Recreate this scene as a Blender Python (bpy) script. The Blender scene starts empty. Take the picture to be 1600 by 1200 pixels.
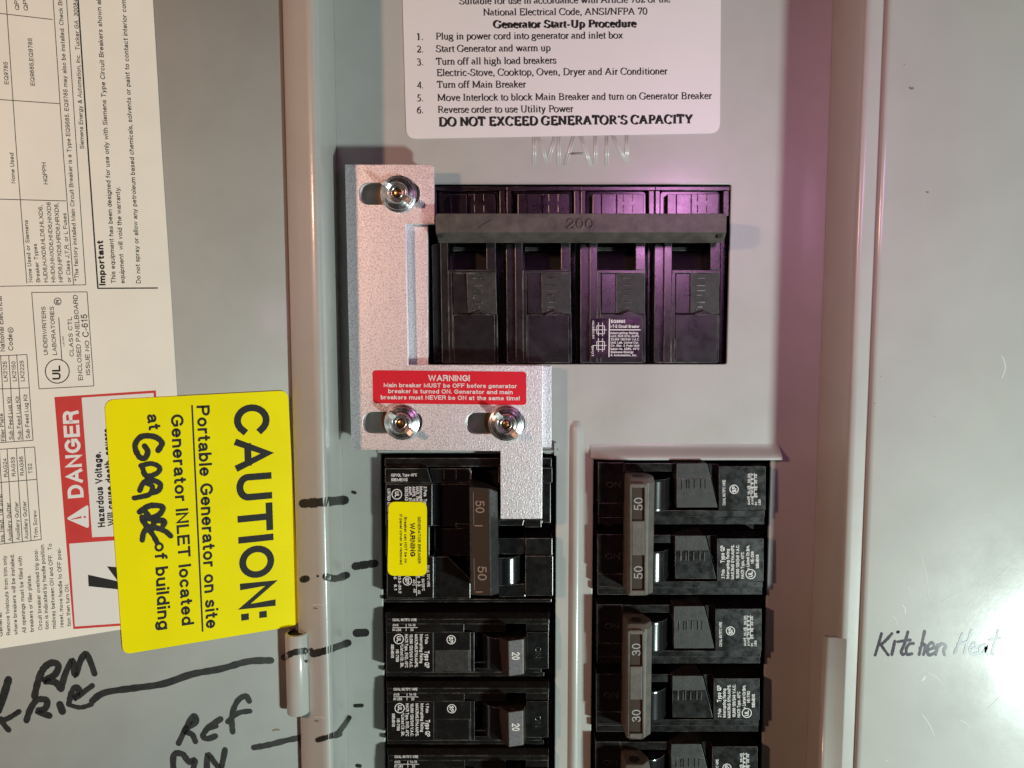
import bpy, bmesh, math, random
from mathutils import Vector, Matrix
from mathutils.bvhtree import BVHTree
random.seed(7)
MM = 0.001                       # everything below is laid out in millimetres
SC = bpy.context.scene
COL = SC.collection

# ------------------------------------------------------------------ camera
F = 1202.0                       # focal length in photo pixels (26 mm equivalent)
DIST, TILT = 269.0, math.radians(5.0)
CAM = Vector((0, DIST*math.sin(TILT), DIST*math.cos(TILT)))
FWD = Vector((0, -math.sin(TILT), -math.cos(TILT)))
UPV = Vector((0, math.cos(TILT), -math.sin(TILT)))
cam = bpy.data.objects.new('camera', bpy.data.cameras.new('camera'))
COL.objects.link(cam)
cam.data.sensor_width = 36.0
cam.data.lens = 36.0*F/1600.0
cam.data.clip_start = 0.005
cam.data.clip_end = 20
cam.location = CAM*MM
cam.rotation_euler = (-TILT, 0, 0)
SC.camera = cam

# ------------------------------------------------------------------ world and lamps
w = bpy.data.worlds.new('World'); SC.world = w; w.use_nodes = True
wn = w.node_tree
bg = wn.nodes['Background']
tc = wn.nodes.new('ShaderNodeTexCoord'); nz = wn.nodes.new('ShaderNodeTexNoise'); cr = wn.nodes.new('ShaderNodeValToRGB')
nz.inputs['Scale'].default_value = 1.6; nz.inputs['Detail'].default_value = 2
wn.links.new(tc.outputs['Generated'], nz.inputs['Vector']); wn.links.new(nz.outputs['Fac'], cr.inputs['Fac'])
cr.color_ramp.elements[0].position = .35; cr.color_ramp.elements[0].color = (.012, .008, .008, 1)
cr.color_ramp.elements[1].position = .68; cr.color_ramp.elements[1].color = (.095, .052, .05, 1)
wn.links.new(cr.outputs['Color'], bg.inputs['Color'])
bg.inputs['Strength'].default_value = 0.35

def lamp(name, kind, loc, power, col, size, aim=None, size_y=None):
    l = bpy.data.lights.new(name, kind); l.energy = power; l.color = col
    if kind == 'POINT': l.shadow_soft_size = size*MM
    else:
        l.shape = 'ELLIPSE' if size_y else 'DISK'; l.size = size*MM
        if size_y: l.size_y = size_y*MM
    o = bpy.data.objects.new(name, l); COL.objects.link(o)
    o.location = Vector(loc)*MM
    if aim is not None:
        o.rotation_euler = (Vector(aim)-Vector(loc)).to_track_quat('-Z', 'Y').to_euler()
    return o
lamp('work_lamp', 'POINT', (400, -252, 410), 13.0, (.83, 1.0, .955), 29)
lamp('warm_lamp', 'POINT', (-340, 120, 400), 4.0, (1.0, .54, .38), 15)
pl_ = lamp('purple_lamp', 'AREA', (88, 82, 200), .017, (1.0, .40, .92), 36, (62, 56, 0), 64)
pl_.data.spread = math.radians(75)

SC.view_settings.view_transform = 'Standard'
SC.view_settings.look = 'None'
SC.view_settings.exposure = 0.0
SC.view_settings.gamma = 1.0
SC.view_settings.use_curve_mapping = False

# ------------------------------------------------------------------ materials
def mat(name, col, rough=.5, metal=0., spec=.5, var=0., vscale=40., bump=0., bscale=1500., coat=0., coatr=.15, rvar=0., dust=None, dscale=60., damt=.5):
    m = bpy.data.materials.new(name); m.use_nodes = True
    nt = m.node_tree; b = nt.nodes['Principled BSDF']; L = nt.links.new
    b.inputs['Base Color'].default_value = (*col, 1)
    b.inputs['Roughness'].default_value = rough; b.inputs['Metallic'].default_value = metal
    b.inputs['Specular IOR Level'].default_value = spec
    b.inputs['Coat Weight'].default_value = coat; b.inputs['Coat Roughness'].default_value = coatr
    t = nt.nodes.new('ShaderNodeTexCoord').outputs['Object']
    def noise(s, d=3, r=.55):
        n = nt.nodes.new('ShaderNodeTexNoise'); n.inputs['Scale'].default_value = s
        n.inputs['Detail'].default_value = d; n.inputs['Roughness'].default_value = r
        L(t, n.inputs['Vector']); return n.outputs['Fac']
    cout = None
    if var:
        r = nt.nodes.new('ShaderNodeMapRange'); L(noise(vscale), r.inputs['Value'])
        r.inputs['From Min'].default_value = .3; r.inputs['From Max'].default_value = .7
        r.inputs['To Min'].default_value = 1-var; r.inputs['To Max'].default_value = 1+var
        mx = nt.nodes.new('ShaderNodeVectorMath'); mx.operation = 'SCALE'
        mx.inputs[0].default_value = col; L(r.outputs['Result'], mx.inputs['Scale'])
        cout = mx.outputs['Vector']
    if dust:
        mx = nt.nodes.new('ShaderNodeMix'); mx.data_type = 'RGBA'
        r = nt.nodes.new('ShaderNodeMapRange'); L(noise(dscale, 6, .7), r.inputs['Value'])
        r.inputs['From Min'].default_value = .45; r.inputs['From Max'].default_value = .75
        r.inputs['To Max'].default_value = damt
        L(r.outputs['Result'], mx.inputs['Factor'])
        if cout: L(cout, mx.inputs['A'])
        else: mx.inputs['A'].default_value = (*col, 1)
        mx.inputs['B'].default_value = (*dust, 1)
        cout = mx.outputs['Result']
    if cout: L(cout, b.inputs['Base Color'])
    if rvar:
        r = nt.nodes.new('ShaderNodeMapRange'); L(noise(vscale*2.3, 5, .65), r.inputs['Value'])
        r.inputs['From Min'].default_value = .3; r.inputs['From Max'].default_value = .7
        r.inputs['To Min'].default_value = max(.02, rough-rvar); r.inputs['To Max'].default_value = rough+rvar
        L(r.outputs['Result'], b.inputs['Roughness'])
    if bump:
        bp = nt.nodes.new('ShaderNodeBump'); bp.inputs['Strength'].default_value = bump
        bp.inputs['Distance'].default_value = .0002
        L(noise(bscale, 2), bp.inputs['Height']); L(bp.outputs['Normal'], b.inputs['Normal'])
        L(bp.outputs['Normal'], b.inputs['Coat Normal'])
    return m
M = {}
M['paint'] = mat('grey_enamel', (.465, .465, .435), .42, var=.05, vscale=25, bump=.09, bscale=620, dust=(.37, .355, .32), dscale=38, damt=.35, coat=.55, coatr=.17, rvar=.08)
M['cover_paint'] = mat('grey_enamel_worn', (.46, .46, .43), .42, spec=.3, var=.06, vscale=22, bump=.05, bscale=560, dust=(.39, .375, .34), dscale=30, damt=.3, coat=.9, coatr=.12, rvar=.1)
M['dark'] = mat('dark_interior', (.012, .011, .011), .7)
M['black'] = mat('black_phenolic', (.0075, .007, .0065), .30, spec=.42, bump=.06, bscale=900, rvar=.12, vscale=120, dust=(.035, .032, .029), dscale=420, damt=.22)
M['pole_black'] = mat('polished_black_phenolic', (.0085, .0075, .008), .30, spec=.9, coat=1.0, coatr=.24, bump=.05, bscale=900, rvar=.07, vscale=90, dust=(.04, .036, .033), dscale=260, damt=.25)
M['edge'] = mat('worn_and_glint_black_edge', (.045, .043, .04), .28, spec=.7, dust=(.36, .34, .32), dscale=150, damt=1.0)  # pale bevels: edge wear plus highlights painted into the colour
M['gloss'] = mat('glossy_black_plastic', (.010, .010, .011), .17, spec=.75)
M['dust_and_sheen'] = mat('black_plastic_dust_and_sheen', (.020, .019, .0175), .55, bump=.5, bscale=2500, var=.4, vscale=500, dust=(.068, .062, .056), dscale=420, damt=.6)
M['bar'] = mat('worn_brown_grey_bar', (.078, .068, .058), .48, var=.3, vscale=240, bump=.3, bscale=1200, dust=(.15, .13, .11), dscale=200, damt=.65)
M['toggle'] = mat('worn_grey_toggle_and_glint', (.105, .09, .075), .55, var=.2, vscale=240, bump=.3, bscale=1200, dust=(.20, .17, .14), dscale=300, damt=.5)
M['brown_toggle'] = mat('brown_black_toggle', (.05, .032, .022), .34, spec=.5, bump=.06, bscale=1200)
M['grey_toggle'] = mat('grey_brushed_toggle', (.15, .155, .165), .55, var=.25, vscale=900, bump=.3, bscale=1800)
M['alu'] = mat('blasted_aluminium', (.97, .92, .95), .46, metal=.84, var=.34, vscale=2000, bump=.8, bscale=2200, rvar=.12)
M['steel'] = mat('zinc_steel', (.74, .74, .74), .27, metal=1, bump=.05, bscale=700, rvar=.08, vscale=300)
M['dull_steel'] = mat('dull_zinc', (.45, .42, .40), .42, metal=1, bump=.3, bscale=1800, var=.25, vscale=600)
M['brass'] = mat('brassy_bolt', (.55, .36, .16), .3, metal=1)
M['paper'] = mat('cream_paper', (.87, .83, .735), .75, spec=.2, var=.03, vscale=60, bump=.06, bscale=700)
M['white_vinyl'] = mat('white_vinyl', (.80, .78, .77), .45, var=.015, vscale=40, coat=.15, coatr=.3)
M['yellow'] = mat('yellow_vinyl', (.93, .84, .0), .5, spec=.12, var=.035, vscale=55, bump=.25, bscale=110)
M['red'] = mat('red_vinyl', (.72, .012, .03), .45, var=.03, vscale=80)
M['red_print'] = mat('red_print', (.62, .055, .05), .7, spec=.2, var=.06, vscale=200)
M['white_print'] = mat('white_print', (.82, .80, .78), .6)
M['panel_white'] = mat('white_print_field', (.80, .77, .73), .7, spec=.2)
M['ink'] = mat('black_ink', (.018, .017, .017), .6, spec=.3)
M['brown_ink'] = mat('faded_ink', (.06, .05, .045), .7, spec=.2)
M['grey_ink_and_glint'] = mat('grey_print_and_glint', (.35, .34, .33), .6)
M['orange_print'] = mat('dull_orange_print', (.30, .20, .16), .6)
M['marker'] = mat('black_marker', (.020, .019, .018), .42, var=.35, vscale=300, dust=(.05, .048, .04), dscale=700, damt=.5)
M['pen'] = mat('purple_black_marker', (.035, .025, .04), .6, spec=.15, coat=.08, coatr=.16, var=.4, vscale=500, dust=(.10, .075, .11), dscale=700, damt=.8)
M['scratch'] = mat('pale_scuff', (.62, .61, .58), .6)
M['stain'] = mat('brown_stain', (.22, .15, .10), .6)
M['foil'] = mat('printed_foil', (.10, .06, .10), .25, metal=.7, var=.7, vscale=350, bump=.5, bscale=500)

# ------------------------------------------------------------------ surfaces: photo pixel -> point on a real plane
class Srf:
    def __init__(s, o, n, shift=(0, 0, 0)):
        s.o = Vector(o); s.n = Vector(n).normalized(); s.shift = Vector(shift)
        s.u = Vector((0, 1, 0)).cross(s.n).normalized(); s.v = s.n.cross(s.u)
    def __call__(s, px, py, h=0.):
        d = FWD + Vector((1, 0, 0))*((px-800)/F) - UPV*((py-600)/F)
        o = s.o + s.n*h
        return CAM + d*((o-CAM).dot(s.n)/d.dot(s.n)) + s.shift
    def off(s, dy, dz=0): return Srf(s.o, s.n, s.shift + Vector((0, dy, dz)))
def Z(z=0., dy=0.): return Srf((0, 0, z), (0, 0, 1), (0, dy, 0))
def U(px, py, z): return Z(z)(px, py)
HX, HZ, DA = -71.7, 17.5, math.radians(22)          # door hinge edge and opening angle past flat
DOOR = Srf((HX, 0, HZ), (math.sin(DA), 0, math.cos(DA)))

# ------------------------------------------------------------------ text
def E(cx, cy, rx, ry, a0, a1, n=12):
    return [(cx+rx*math.cos(math.radians(a0+(a1-a0)*i/n)), cy+ry*math.sin(math.radians(a0+(a1-a0)*i/n))) for i in range(n+1)]
def ribbon(pts, halfw, ext=0.):
    """polyline -> left and right outline with mitred corners; halfw(dx, dy) gives the pen's half width"""
    P = [pts[0]]
    for p in pts[1:]:
        if math.hypot(p[0]-P[-1][0], p[1]-P[-1][1]) > .3: P.append(p)
    n = len(P); shut = n > 3 and math.hypot(P[0][0]-P[-1][0], P[0][1]-P[-1][1]) < 1
    D = []
    for i in range(n-1):
        dx, dy = P[i+1][0]-P[i][0], P[i+1][1]-P[i][1]; l = math.hypot(dx, dy) or 1; D.append((dx/l, dy/l))
    if ext and not shut:
        P[0] = (P[0][0]-D[0][0]*ext, P[0][1]-D[0][1]*ext); P[-1] = (P[-1][0]+D[-1][0]*ext, P[-1][1]+D[-1][1]*ext)
    L, R = [], []
    for i in range(n):
        a = D[i-1] if i else (D[-1] if shut else D[0]); b = D[i] if i < n-1 else (D[0] if shut else D[-1])
        nx, ny = -(a[1]+b[1]), a[0]+b[0]; l = math.hypot(nx, ny)
        if l < .05: nx, ny, l = -a[1], a[0], 1
        nx, ny = nx/l, ny/l; c = max(.5, -nx*a[1]+ny*a[0]); wd = halfw(a[0]+b[0], a[1]+b[1])/c
        L.append((P[i][0]+nx*wd, P[i][1]+ny*wd)); R.append((P[i][0]-nx*wd, P[i][1]-ny*wd))
    return L, R
# --- a plain grotesque alphabet drawn as pen strokes: width of the skeleton, strokes (cap height 100, x-height 70)
N_ = {}
def sg(ch, wd, *st): N_[ch] = (wd, st)
v0 = [(0, 0), (0, 100)]
sg(' ', 14); sg('A', 70, [(0, 0), (35, 100), (70, 0)], [(12, 32), (58, 32)])
sg('B', 60, [(0, 0), (0, 100), (34, 100)]+E(34, 77, 22, 23, 80, -90, 8)+[(0, 54)], [(0, 54), (36, 54)]+E(36, 27, 24, 27, 80, -90, 8)+[(0, 0)])
sg('C', 68, E(36, 50, 36, 50, 38, 322, 18)); sg('D', 64, [(0, 0), (0, 100), (26, 100)]+E(28, 50, 36, 50, 80, -80, 12)+[(26, 0), (0, 0)])
sg('E', 54, [(54, 100), (0, 100), (0, 0), (56, 0)], [(0, 52), (50, 52)]); sg('F', 52, [(54, 100), (0, 100), (0, 0)], [(0, 50), (46, 50)])
sg('G', 70, E(36, 50, 36, 50, 38, 315, 16)+[(70, 20), (70, 46), (42, 46)]); sg('H', 60, v0, [(60, 0), (60, 100)], [(0, 52), (60, 52)]); sg('I', 0, v0)
sg('J', 40, [(40, 100), (40, 24)]+E(20, 24, 20, 24, -10, -180, 8)); sg('K', 60, v0, [(60, 100), (0, 38)], [(22, 58), (62, 0)]); sg('L', 48, [(0, 100), (0, 0), (48, 0)])
sg('M', 82, [(0, 0), (0, 100), (41, 8), (82, 100), (82, 0)]); sg('N', 60, [(0, 0), (0, 100), (60, 0), (60, 100)]); sg('O', 76, E(38, 50, 38, 50, 90, 450, 24))
sg('P', 58, [(0, 0), (0, 100), (34, 100)]+E(34, 74, 24, 26, 80, -80, 8)+[(34, 47), (0, 47)]); sg('Q', 76, E(38, 50, 38, 50, 90, 450, 24), [(46, 26), (76, -4)])
sg('R', 62, [(0, 0), (0, 100), (36, 100)]+E(36, 76, 24, 24, 80, -80, 8)+[(36, 51), (0, 51)], [(36, 51), (54, 40), (60, 0)])
sg('S', 58, E(29, 76, 26, 24, 20, 200, 10)+[(16, 57), (42, 46)]+E(29, 25, 29, 25, 35, -160, 10)); sg('T', 62, [(0, 100), (62, 100)], [(31, 0), (31, 100)])
sg('U', 58, [(0, 100), (0, 30)]+E(29, 29, 29, 29, 190, 350, 10)+[(58, 30), (58, 100)]); sg('V', 66, [(0, 100), (33, 0), (66, 100)]); sg('W', 100, [(0, 100), (25, 0), (50, 96), (75, 0), (100, 100)])
sg('X', 64, [(0, 0), (62, 100)], [(2, 100), (64, 0)]); sg('Y', 66, [(0, 100), (33, 44), (66, 100)], [(33, 44), (33, 0)]); sg('Z', 58, [(2, 100), (56, 100), (0, 0), (58, 0)])
o_ = E(24, 35, 24, 35, 90, 450, 18)
sg('a', 47, E(23, 50, 21, 20, 160, 20, 8)+[(43, 48), (43, 8), (48, 0)], [(43, 42), (20, 37)]+E(18, 18, 18, 18, 100, 290, 8)+[(43, 14)])
sg('b', 48, v0, o_); sg('c', 44, E(24, 35, 24, 35, 45, 315, 14)); sg('d', 48, [(48, 0), (48, 100)], o_); sg('e', 48, [(0, 37), (48, 37)]+E(24, 36, 24, 34, 10, 170, 10)+E(24, 35, 24, 35, 180, 318, 10))
sg('f', 26, [(11, 0), (11, 82)]+E(26, 82, 15, 18, 170, 90, 5), [(0, 70), (24, 70)]); sg('g', 48, o_, [(48, 70), (48, -6)]+E(24, -6, 24, 22, -10, -155, 8))
sg('h', 44, v0, E(22, 46, 22, 24, 170, 10, 8)+[(44, 44), (44, 0)]); sg('i', 0, [(0, 0), (0, 70)], [(0, 103), (0, 104)]); sg('j', 10, [(10, 70), (10, -14), (0, -26)], [(10, 103), (10, 104)])
sg('k', 44, v0, [(42, 70), (0, 26)], [(16, 42), (46, 0)]); sg('l', 0, v0); sg('m', 78, [(0, 0), (0, 70)], E(20, 50, 20, 20, 170, 10, 6)+[(40, 48), (40, 0)], E(59, 50, 19, 20, 170, 10, 6)+[(78, 48), (78, 0)])
sg('n', 44, [(0, 0), (0, 70)], E(22, 46, 22, 24, 170, 10, 8)+[(44, 44), (44, 0)]); sg('o', 50, E(25, 35, 25, 35, 90, 450, 18)); sg('p', 48, [(0, -28), (0, 70)], o_); sg('q', 48, [(48, -28), (48, 70)], o_)
sg('r', 24, [(0, 0), (0, 70)], E(22, 46, 22, 24, 170, 85, 5)); sg('s', 42, E(21, 53, 19, 17, 25, 200, 8)+[(12, 40), (31, 31)]+E(21, 18, 21, 18, 35, -160, 8)); sg('t', 24, [(10, 92), (10, 14)]+E(22, 14, 12, 14, 190, 280, 5), [(0, 70), (23, 70)])
sg('u', 44, [(0, 70), (0, 26)]+E(22, 24, 22, 24, 190, 345, 8), [(44, 0), (44, 70)]); sg('v', 44, [(0, 70), (22, 0), (44, 70)]); sg('w', 70, [(0, 70), (17, 0), (35, 68), (53, 0), (70, 70)]); sg('x', 44, [(0, 0), (43, 70)], [(1, 70), (44, 0)])
sg('y', 46, [(0, 70), (24, 0)], [(46, 70), (20, -18), (4, -27)]); sg('z', 42, [(1, 70), (41, 70), (0, 0), (42, 0)])
sg('0', 48, E(24, 50, 24, 50, 90, 450, 20)); sg('1', 34, [(4, 78), (26, 100), (26, 0)]); sg('2', 48, E(24, 73, 24, 27, 170, -25, 9)+[(0, 0), (48, 0)]); sg('3', 48, E(23, 76, 21, 24, 165, -80, 9)+[(18, 54)], E(23, 27, 25, 27, 85, -165, 10))
sg('4', 50, [(38, 0), (38, 100), (0, 26), (52, 26)]); sg('5', 48, [(44, 100), (8, 100), (3, 50)]+E(24, 32, 24, 32, 130, -160, 12)); sg('6', 48, E(25, 68, 23, 32, 35, 165, 7)+[(0, 36)], E(24, 31, 24, 31, 90, 450, 18)); sg('7', 46, [(0, 100), (46, 100), (18, 0)])
sg('8', 48, E(24, 77, 20, 23, 90, 450, 16), E(24, 27, 24, 27, 90, 450, 16)); sg('9', 48, E(24, 69, 24, 31, 90, 450, 18), [(48, 64)]+E(23, 32, 25, 32, 0, -145, 8))
sg('.', 0, [(0, 0), (0, 3)]); sg(',', 4, [(4, 3), (4, -6), (0, -16)]); sg(':', 0, [(0, 0), (0, 3)], [(0, 64), (0, 67)]); sg('-', 24, [(2, 34), (22, 34)]); sg('/', 30, [(0, -2), (30, 102)]); sg('!', 0, [(0, 34), (0, 100)], [(0, 0), (0, 3)]); sg("'", 0, [(0, 80), (0, 100)])
sg('*', 26, [(13, 74), (13, 104)], [(0, 82), (26, 97)], [(0, 97), (26, 82)]); sg('&', 62, [(62, 0), (14, 78)]+E(28, 82, 14, 18, 180, 0, 8)+[(38, 68), (10, 44)]+E(24, 24, 24, 24, 130, 320, 10)+[(60, 46)]); sg('°', 20, E(10, 88, 10, 12, 90, 450, 12))
_tc = {}
low = set('acegmnopqrsuvwxyzijhbdfkt')
def text_geo(s, bold):
    k = (s, bold)
    if k in _tc: return _tc[k]
    T = 14.0+bold*430; q = (100-T)/100; V, Fc = [], []; x0 = 0.; c = 0
    for ch in s:
        wd, st = N_.get(ch, N_['o'])
        for pts in st:
            pts = [(x0+T/2+x, T/2+(y*.95 if ch in low and y < 71 else y)*q) for x, y in pts]
            L, R = ribbon(pts, lambda dx, dy: T/2, T/2)
            n = len(L); b = len(V); c += 1; z = c % 6
            V += [(x, y, z) for x, y in L+R]
            Fc += [(b+i, b+i+1, b+n+i+1, b+n+i) for i in range(n-1)]
        x0 += wd+T+11
    _tc[k] = (V, Fc); return V, Fc
CAPH = 100.
# --- a small Times-like serif alphabet made of pen strokes (cap height 100, x-height 68)
def ln(*p): return list(p)
G = {}
def gl(ch, adv, strokes, serifs=(), dots=()): G[ch] = (adv, strokes, serifs, dots)
gl(' ', 38, [])
gl('A', 109, [ln((52, 100), (12, 0)), ln((52, 100), (94, 0)), ln((28, 36), (77, 36))], [(12, 0, 13), (92, 0, 17)])
gl('B', 101, [ln((24, 0), (24, 100)), ln((24, 100), (48, 100))+E(50, 76, 27, 23, 90, -90)+ln((24, 53)), ln((48, 53))+E(52, 26, 32, 26, 90, -90)+ln((24, 0))], [(20, 0, 14), (20, 99, 14)])
gl('C', 101, [E(55, 50, 46, 51, 40, 320, 20), ln((91, 98), (91, 70))])
gl('D', 109, [ln((24, 0), (24, 100)), ln((24, 100), (45, 100))+E(50, 50, 50, 50, 90, -90, 16)+ln((24, 0))], [(20, 0, 14), (20, 99, 14)])
gl('E', 92, [ln((24, 0), (24, 100)), ln((24, 99), (78, 99), (79, 80)), ln((24, 53), (62, 53)), ln((60, 64), (60, 42)), ln((24, 1), (80, 1), (86, 24))], [(20, 0, 14), (20, 99, 14)])
gl('F', 84, [ln((24, 0), (24, 100)), ln((24, 99), (76, 99), (77, 78)), ln((24, 52), (60, 52)), ln((60, 64), (60, 40))], [(24, 0, 18), (20, 99, 14)])
gl('G', 109, [E(55, 50, 47, 51, 42, 330, 20), ln((90, 98), (90, 70)), ln((90, 10), (90, 42))], [(88, 42, 17)])
gl('I', 50, [ln((25, 0), (25, 100))], [(25, 0, 19), (25, 99, 19)])
gl('L', 92, [ln((24, 0), (24, 100)), ln((24, 1), (80, 1), (86, 26))], [(20, 0, 14), (24, 99, 18)])
gl('M', 134, [ln((20, 0), (20, 100)), ln((20, 100), (65, 8)), ln((65, 8), (110, 100)), ln((112, 0), (112, 100))], [(18, 0, 16), (112, 0, 18), (14, 99, 10), (118, 99, 12)])
gl('N', 109, [ln((20, 0), (20, 100)), ln((20, 100), (90, 2)), ln((90, 2), (90, 100))], [(20, 0, 16), (14, 99, 10), (90, 99, 16)])
gl('O', 109, [E(54, 50, 46, 51, 90, 450, 24)])
gl('P', 84, [ln((24, 0), (24, 100)), ln((24, 99), (46, 99))+E(48, 73, 30, 26, 90, -90)+ln((24, 47))], [(24, 0, 18), (20, 99, 14)])
gl('R', 101, [ln((24, 0), (24, 100)), ln((24, 99), (46, 99))+E(48, 74, 29, 25, 90, -90)+ln((24, 49)), ln((50, 48), (92, 1))], [(24, 0, 18), (20, 99, 14), (92, 0, 9)])
gl('S', 84, [E(42, 74, 28, 26, 35, 215, 12)+ln((42, 52), (58, 43))+E(42, 26, 33, 27, 20, -145, 12), ln((67, 98), (67, 76)), ln((11, 2), (9, 28))])
gl('T', 92, [ln((46, 0), (46, 100)), ln((8, 76), (10, 99), (82, 99), (85, 76))], [(46, 0, 19)])
gl('U', 109, [ln((24, 100), (24, 34))+E(56, 34, 32, 35, 180, 360, 14)+ln((89, 100))], [(24, 99, 19), (89, 99, 15)])
gl('X', 109, [ln((18, 100), (90, 0)), ln((88, 100), (16, 0))], [(18, 99, 17), (88, 99, 13), (16, 0, 14), (90, 0, 17)])
gl('Y', 109, [ln((16, 100), (54, 46), (54, 0)), ln((92, 100), (54, 46))], [(16, 99, 17), (92, 99, 13), (54, 0, 18)])
gl('a', 67, [ln((46, 12), (46, 48))+E(30, 48, 17, 19, 0, 160), ln((46, 40), (26, 32))+E(24, 18, 16, 17, 90, 290), ln((46, 14), (52, 2), (62, 6))])
gl('b', 76, [ln((18, 0), (18, 103)), E(40, 33, 26, 34, 150, -150, 16)], [(12, 101, 9)])
gl('c', 67, [E(38, 34, 29, 35, 45, 320, 16)], [], [(57, 55, 6)])
gl('d', 76, [ln((57, 0), (57, 103)), E(35, 33, 26, 34, 30, 330, 16)], [(51, 101, 9), (64, 1, 7)])
gl('e', 67, [ln((10, 40), (58, 40))+E(35, 40, 23, 28, 0, 180, 10)+E(38, 34, 29, 35, 170, 318, 10)])
gl('f', 50, [ln((20, 0), (20, 78))+E(38, 78, 18, 25, 180, 50, 8), ln((4, 66), (42, 66))], [(20, 0, 17)], [(48, 94, 6)])
gl('g', 76, [E(34, 45, 21, 23, 0, 360, 16), ln((50, 60), (70, 62)), ln((24, 25), (16, 12), (56, 6))+E(36, -12, 31, 17, 50, -230, 14)])
gl('h', 76, [ln((18, 0), (18, 103)), E(38, 44, 20, 23, 160, 0, 8)+ln((58, 0))], [(18, 0, 15), (12, 101, 9), (58, 0, 15)])
gl('i', 42, [ln((21, 0), (21, 68))], [(21, 0, 16), (14, 66, 9)], [(20, 95, 8)])
gl('k', 76, [ln((18, 0), (18, 103)), ln((18, 32), (58, 67)), ln((32, 44), (64, 0))], [(18, 0, 15), (12, 101, 9), (58, 66, 14), (64, 0, 12)])
gl('l', 42, [ln((21, 0), (21, 103))], [(21, 0, 16), (14, 101, 9)])
gl('m', 118, [ln((18, 0), (18, 68)), E(38, 44, 20, 23, 160, 0, 8)+ln((58, 0)), E(79, 44, 20, 23, 160, 0, 8)+ln((99, 0))], [(18, 0, 15), (12, 66, 9), (58, 0, 15), (99, 0, 15)])
gl('n', 76, [ln((18, 0), (18, 68)), E(38, 44, 20, 23, 160, 0, 8)+ln((58, 0))], [(18, 0, 15), (12, 66, 9), (58, 0, 15)])
gl('o', 76, [E(38, 33, 31, 35, 90, 450, 20)])
gl('p', 76, [ln((18, -32), (18, 68)), E(40, 34, 27, 34, 150, -150, 16)], [(18, -32, 15), (12, 66, 9)])
gl('r', 50, [ln((18, 0), (18, 68)), ln((18, 46), (30, 64), (44, 66))], [(20, 0, 17), (12, 66, 9)], [(44, 60, 6)])
gl('s', 59, [E(29, 51, 18, 17, 30, 215, 10)+ln((30, 36), (40, 30))+E(29, 17, 21, 18, 25, -150, 10), ln((46, 66), (46, 50)), ln((8, 1), (7, 20))])
gl('t', 42, [ln((20, 88), (20, 16))+E(32, 15, 12, 15, 180, 310, 7), ln((4, 66), (40, 66))])
gl('u', 76, [ln((16, 67), (16, 22))+E(36, 22, 20, 23, 180, 340, 8), ln((57, 0), (57, 67))], [(12, 66, 9), (50, 66, 9), (64, 1, 7)])
gl('v', 76, [ln((14, 67), (38, 0)), ln((62, 67), (38, 0))], [(14, 66, 13), (62, 66, 11)])
gl('w', 109, [ln((12, 67), (36, 0)), ln((56, 67), (36, 0)), ln((54, 67), (78, 0)), ln((98, 67), (78, 0))], [(12, 66, 12), (54, 66, 11), (98, 66, 10)])
gl('x', 76, [ln((14, 67), (62, 0)), ln((60, 67), (14, 0))], [(14, 66, 13), (60, 66, 11), (14, 0, 11), (62, 0, 13)])
gl('y', 76, [ln((14, 67), (40, 0)), ln((62, 67), (34, -18), (20, -30), (10, -27))], [(14, 66, 13), (62, 66, 11)])
gl('0', 76, [E(38, 50, 29, 51, 90, 450, 22)])
gl('1', 76, [ln((20, 86), (42, 100)), ln((41, 100), (41, 0))], [(41, 0, 19)])
gl('2', 76, [E(35, 74, 25, 26, 160, -20, 12)+ln((48, 46), (10, 4)), ln((8, 4), (60, 4), (70, 20))])
gl('3', 76, [E(34, 76, 22, 24, 155, -70, 12), ln((28, 54), (40, 54))+E(34, 28, 29, 29, 70, -145, 12)])
gl('4', 76, [ln((54, 0), (54, 100)), ln((54, 100), (6, 30), (70, 30))])
gl('5', 76, [ln((64, 98), (26, 98), (20, 60))+E(30, 30, 30, 30, 90, -140, 12)])
gl('6', 76, [ln((62, 100))+E(50, 40, 40, 50, 120, 180, 8)+E(37, 31, 27, 32, 180, 540, 18)])
gl('7', 76, [ln((12, 80), (16, 97), (66, 97), (32, 0))])
gl('.', 38, [], [], [(19, 6, 8)])
gl(',', 38, [ln((22, 6), (22, -6), (14, -18))], [], [(19, 6, 8)])
gl('-', 50, [ln((8, 30), (42, 30)), ln((8, 34), (42, 34))])
gl('/', 42, [ln((2, -2), (38, 102))])
gl("'", 40, [ln((20, 100), (20, 76))], [], [(20, 94, 7)])
_sc = {}
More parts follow.
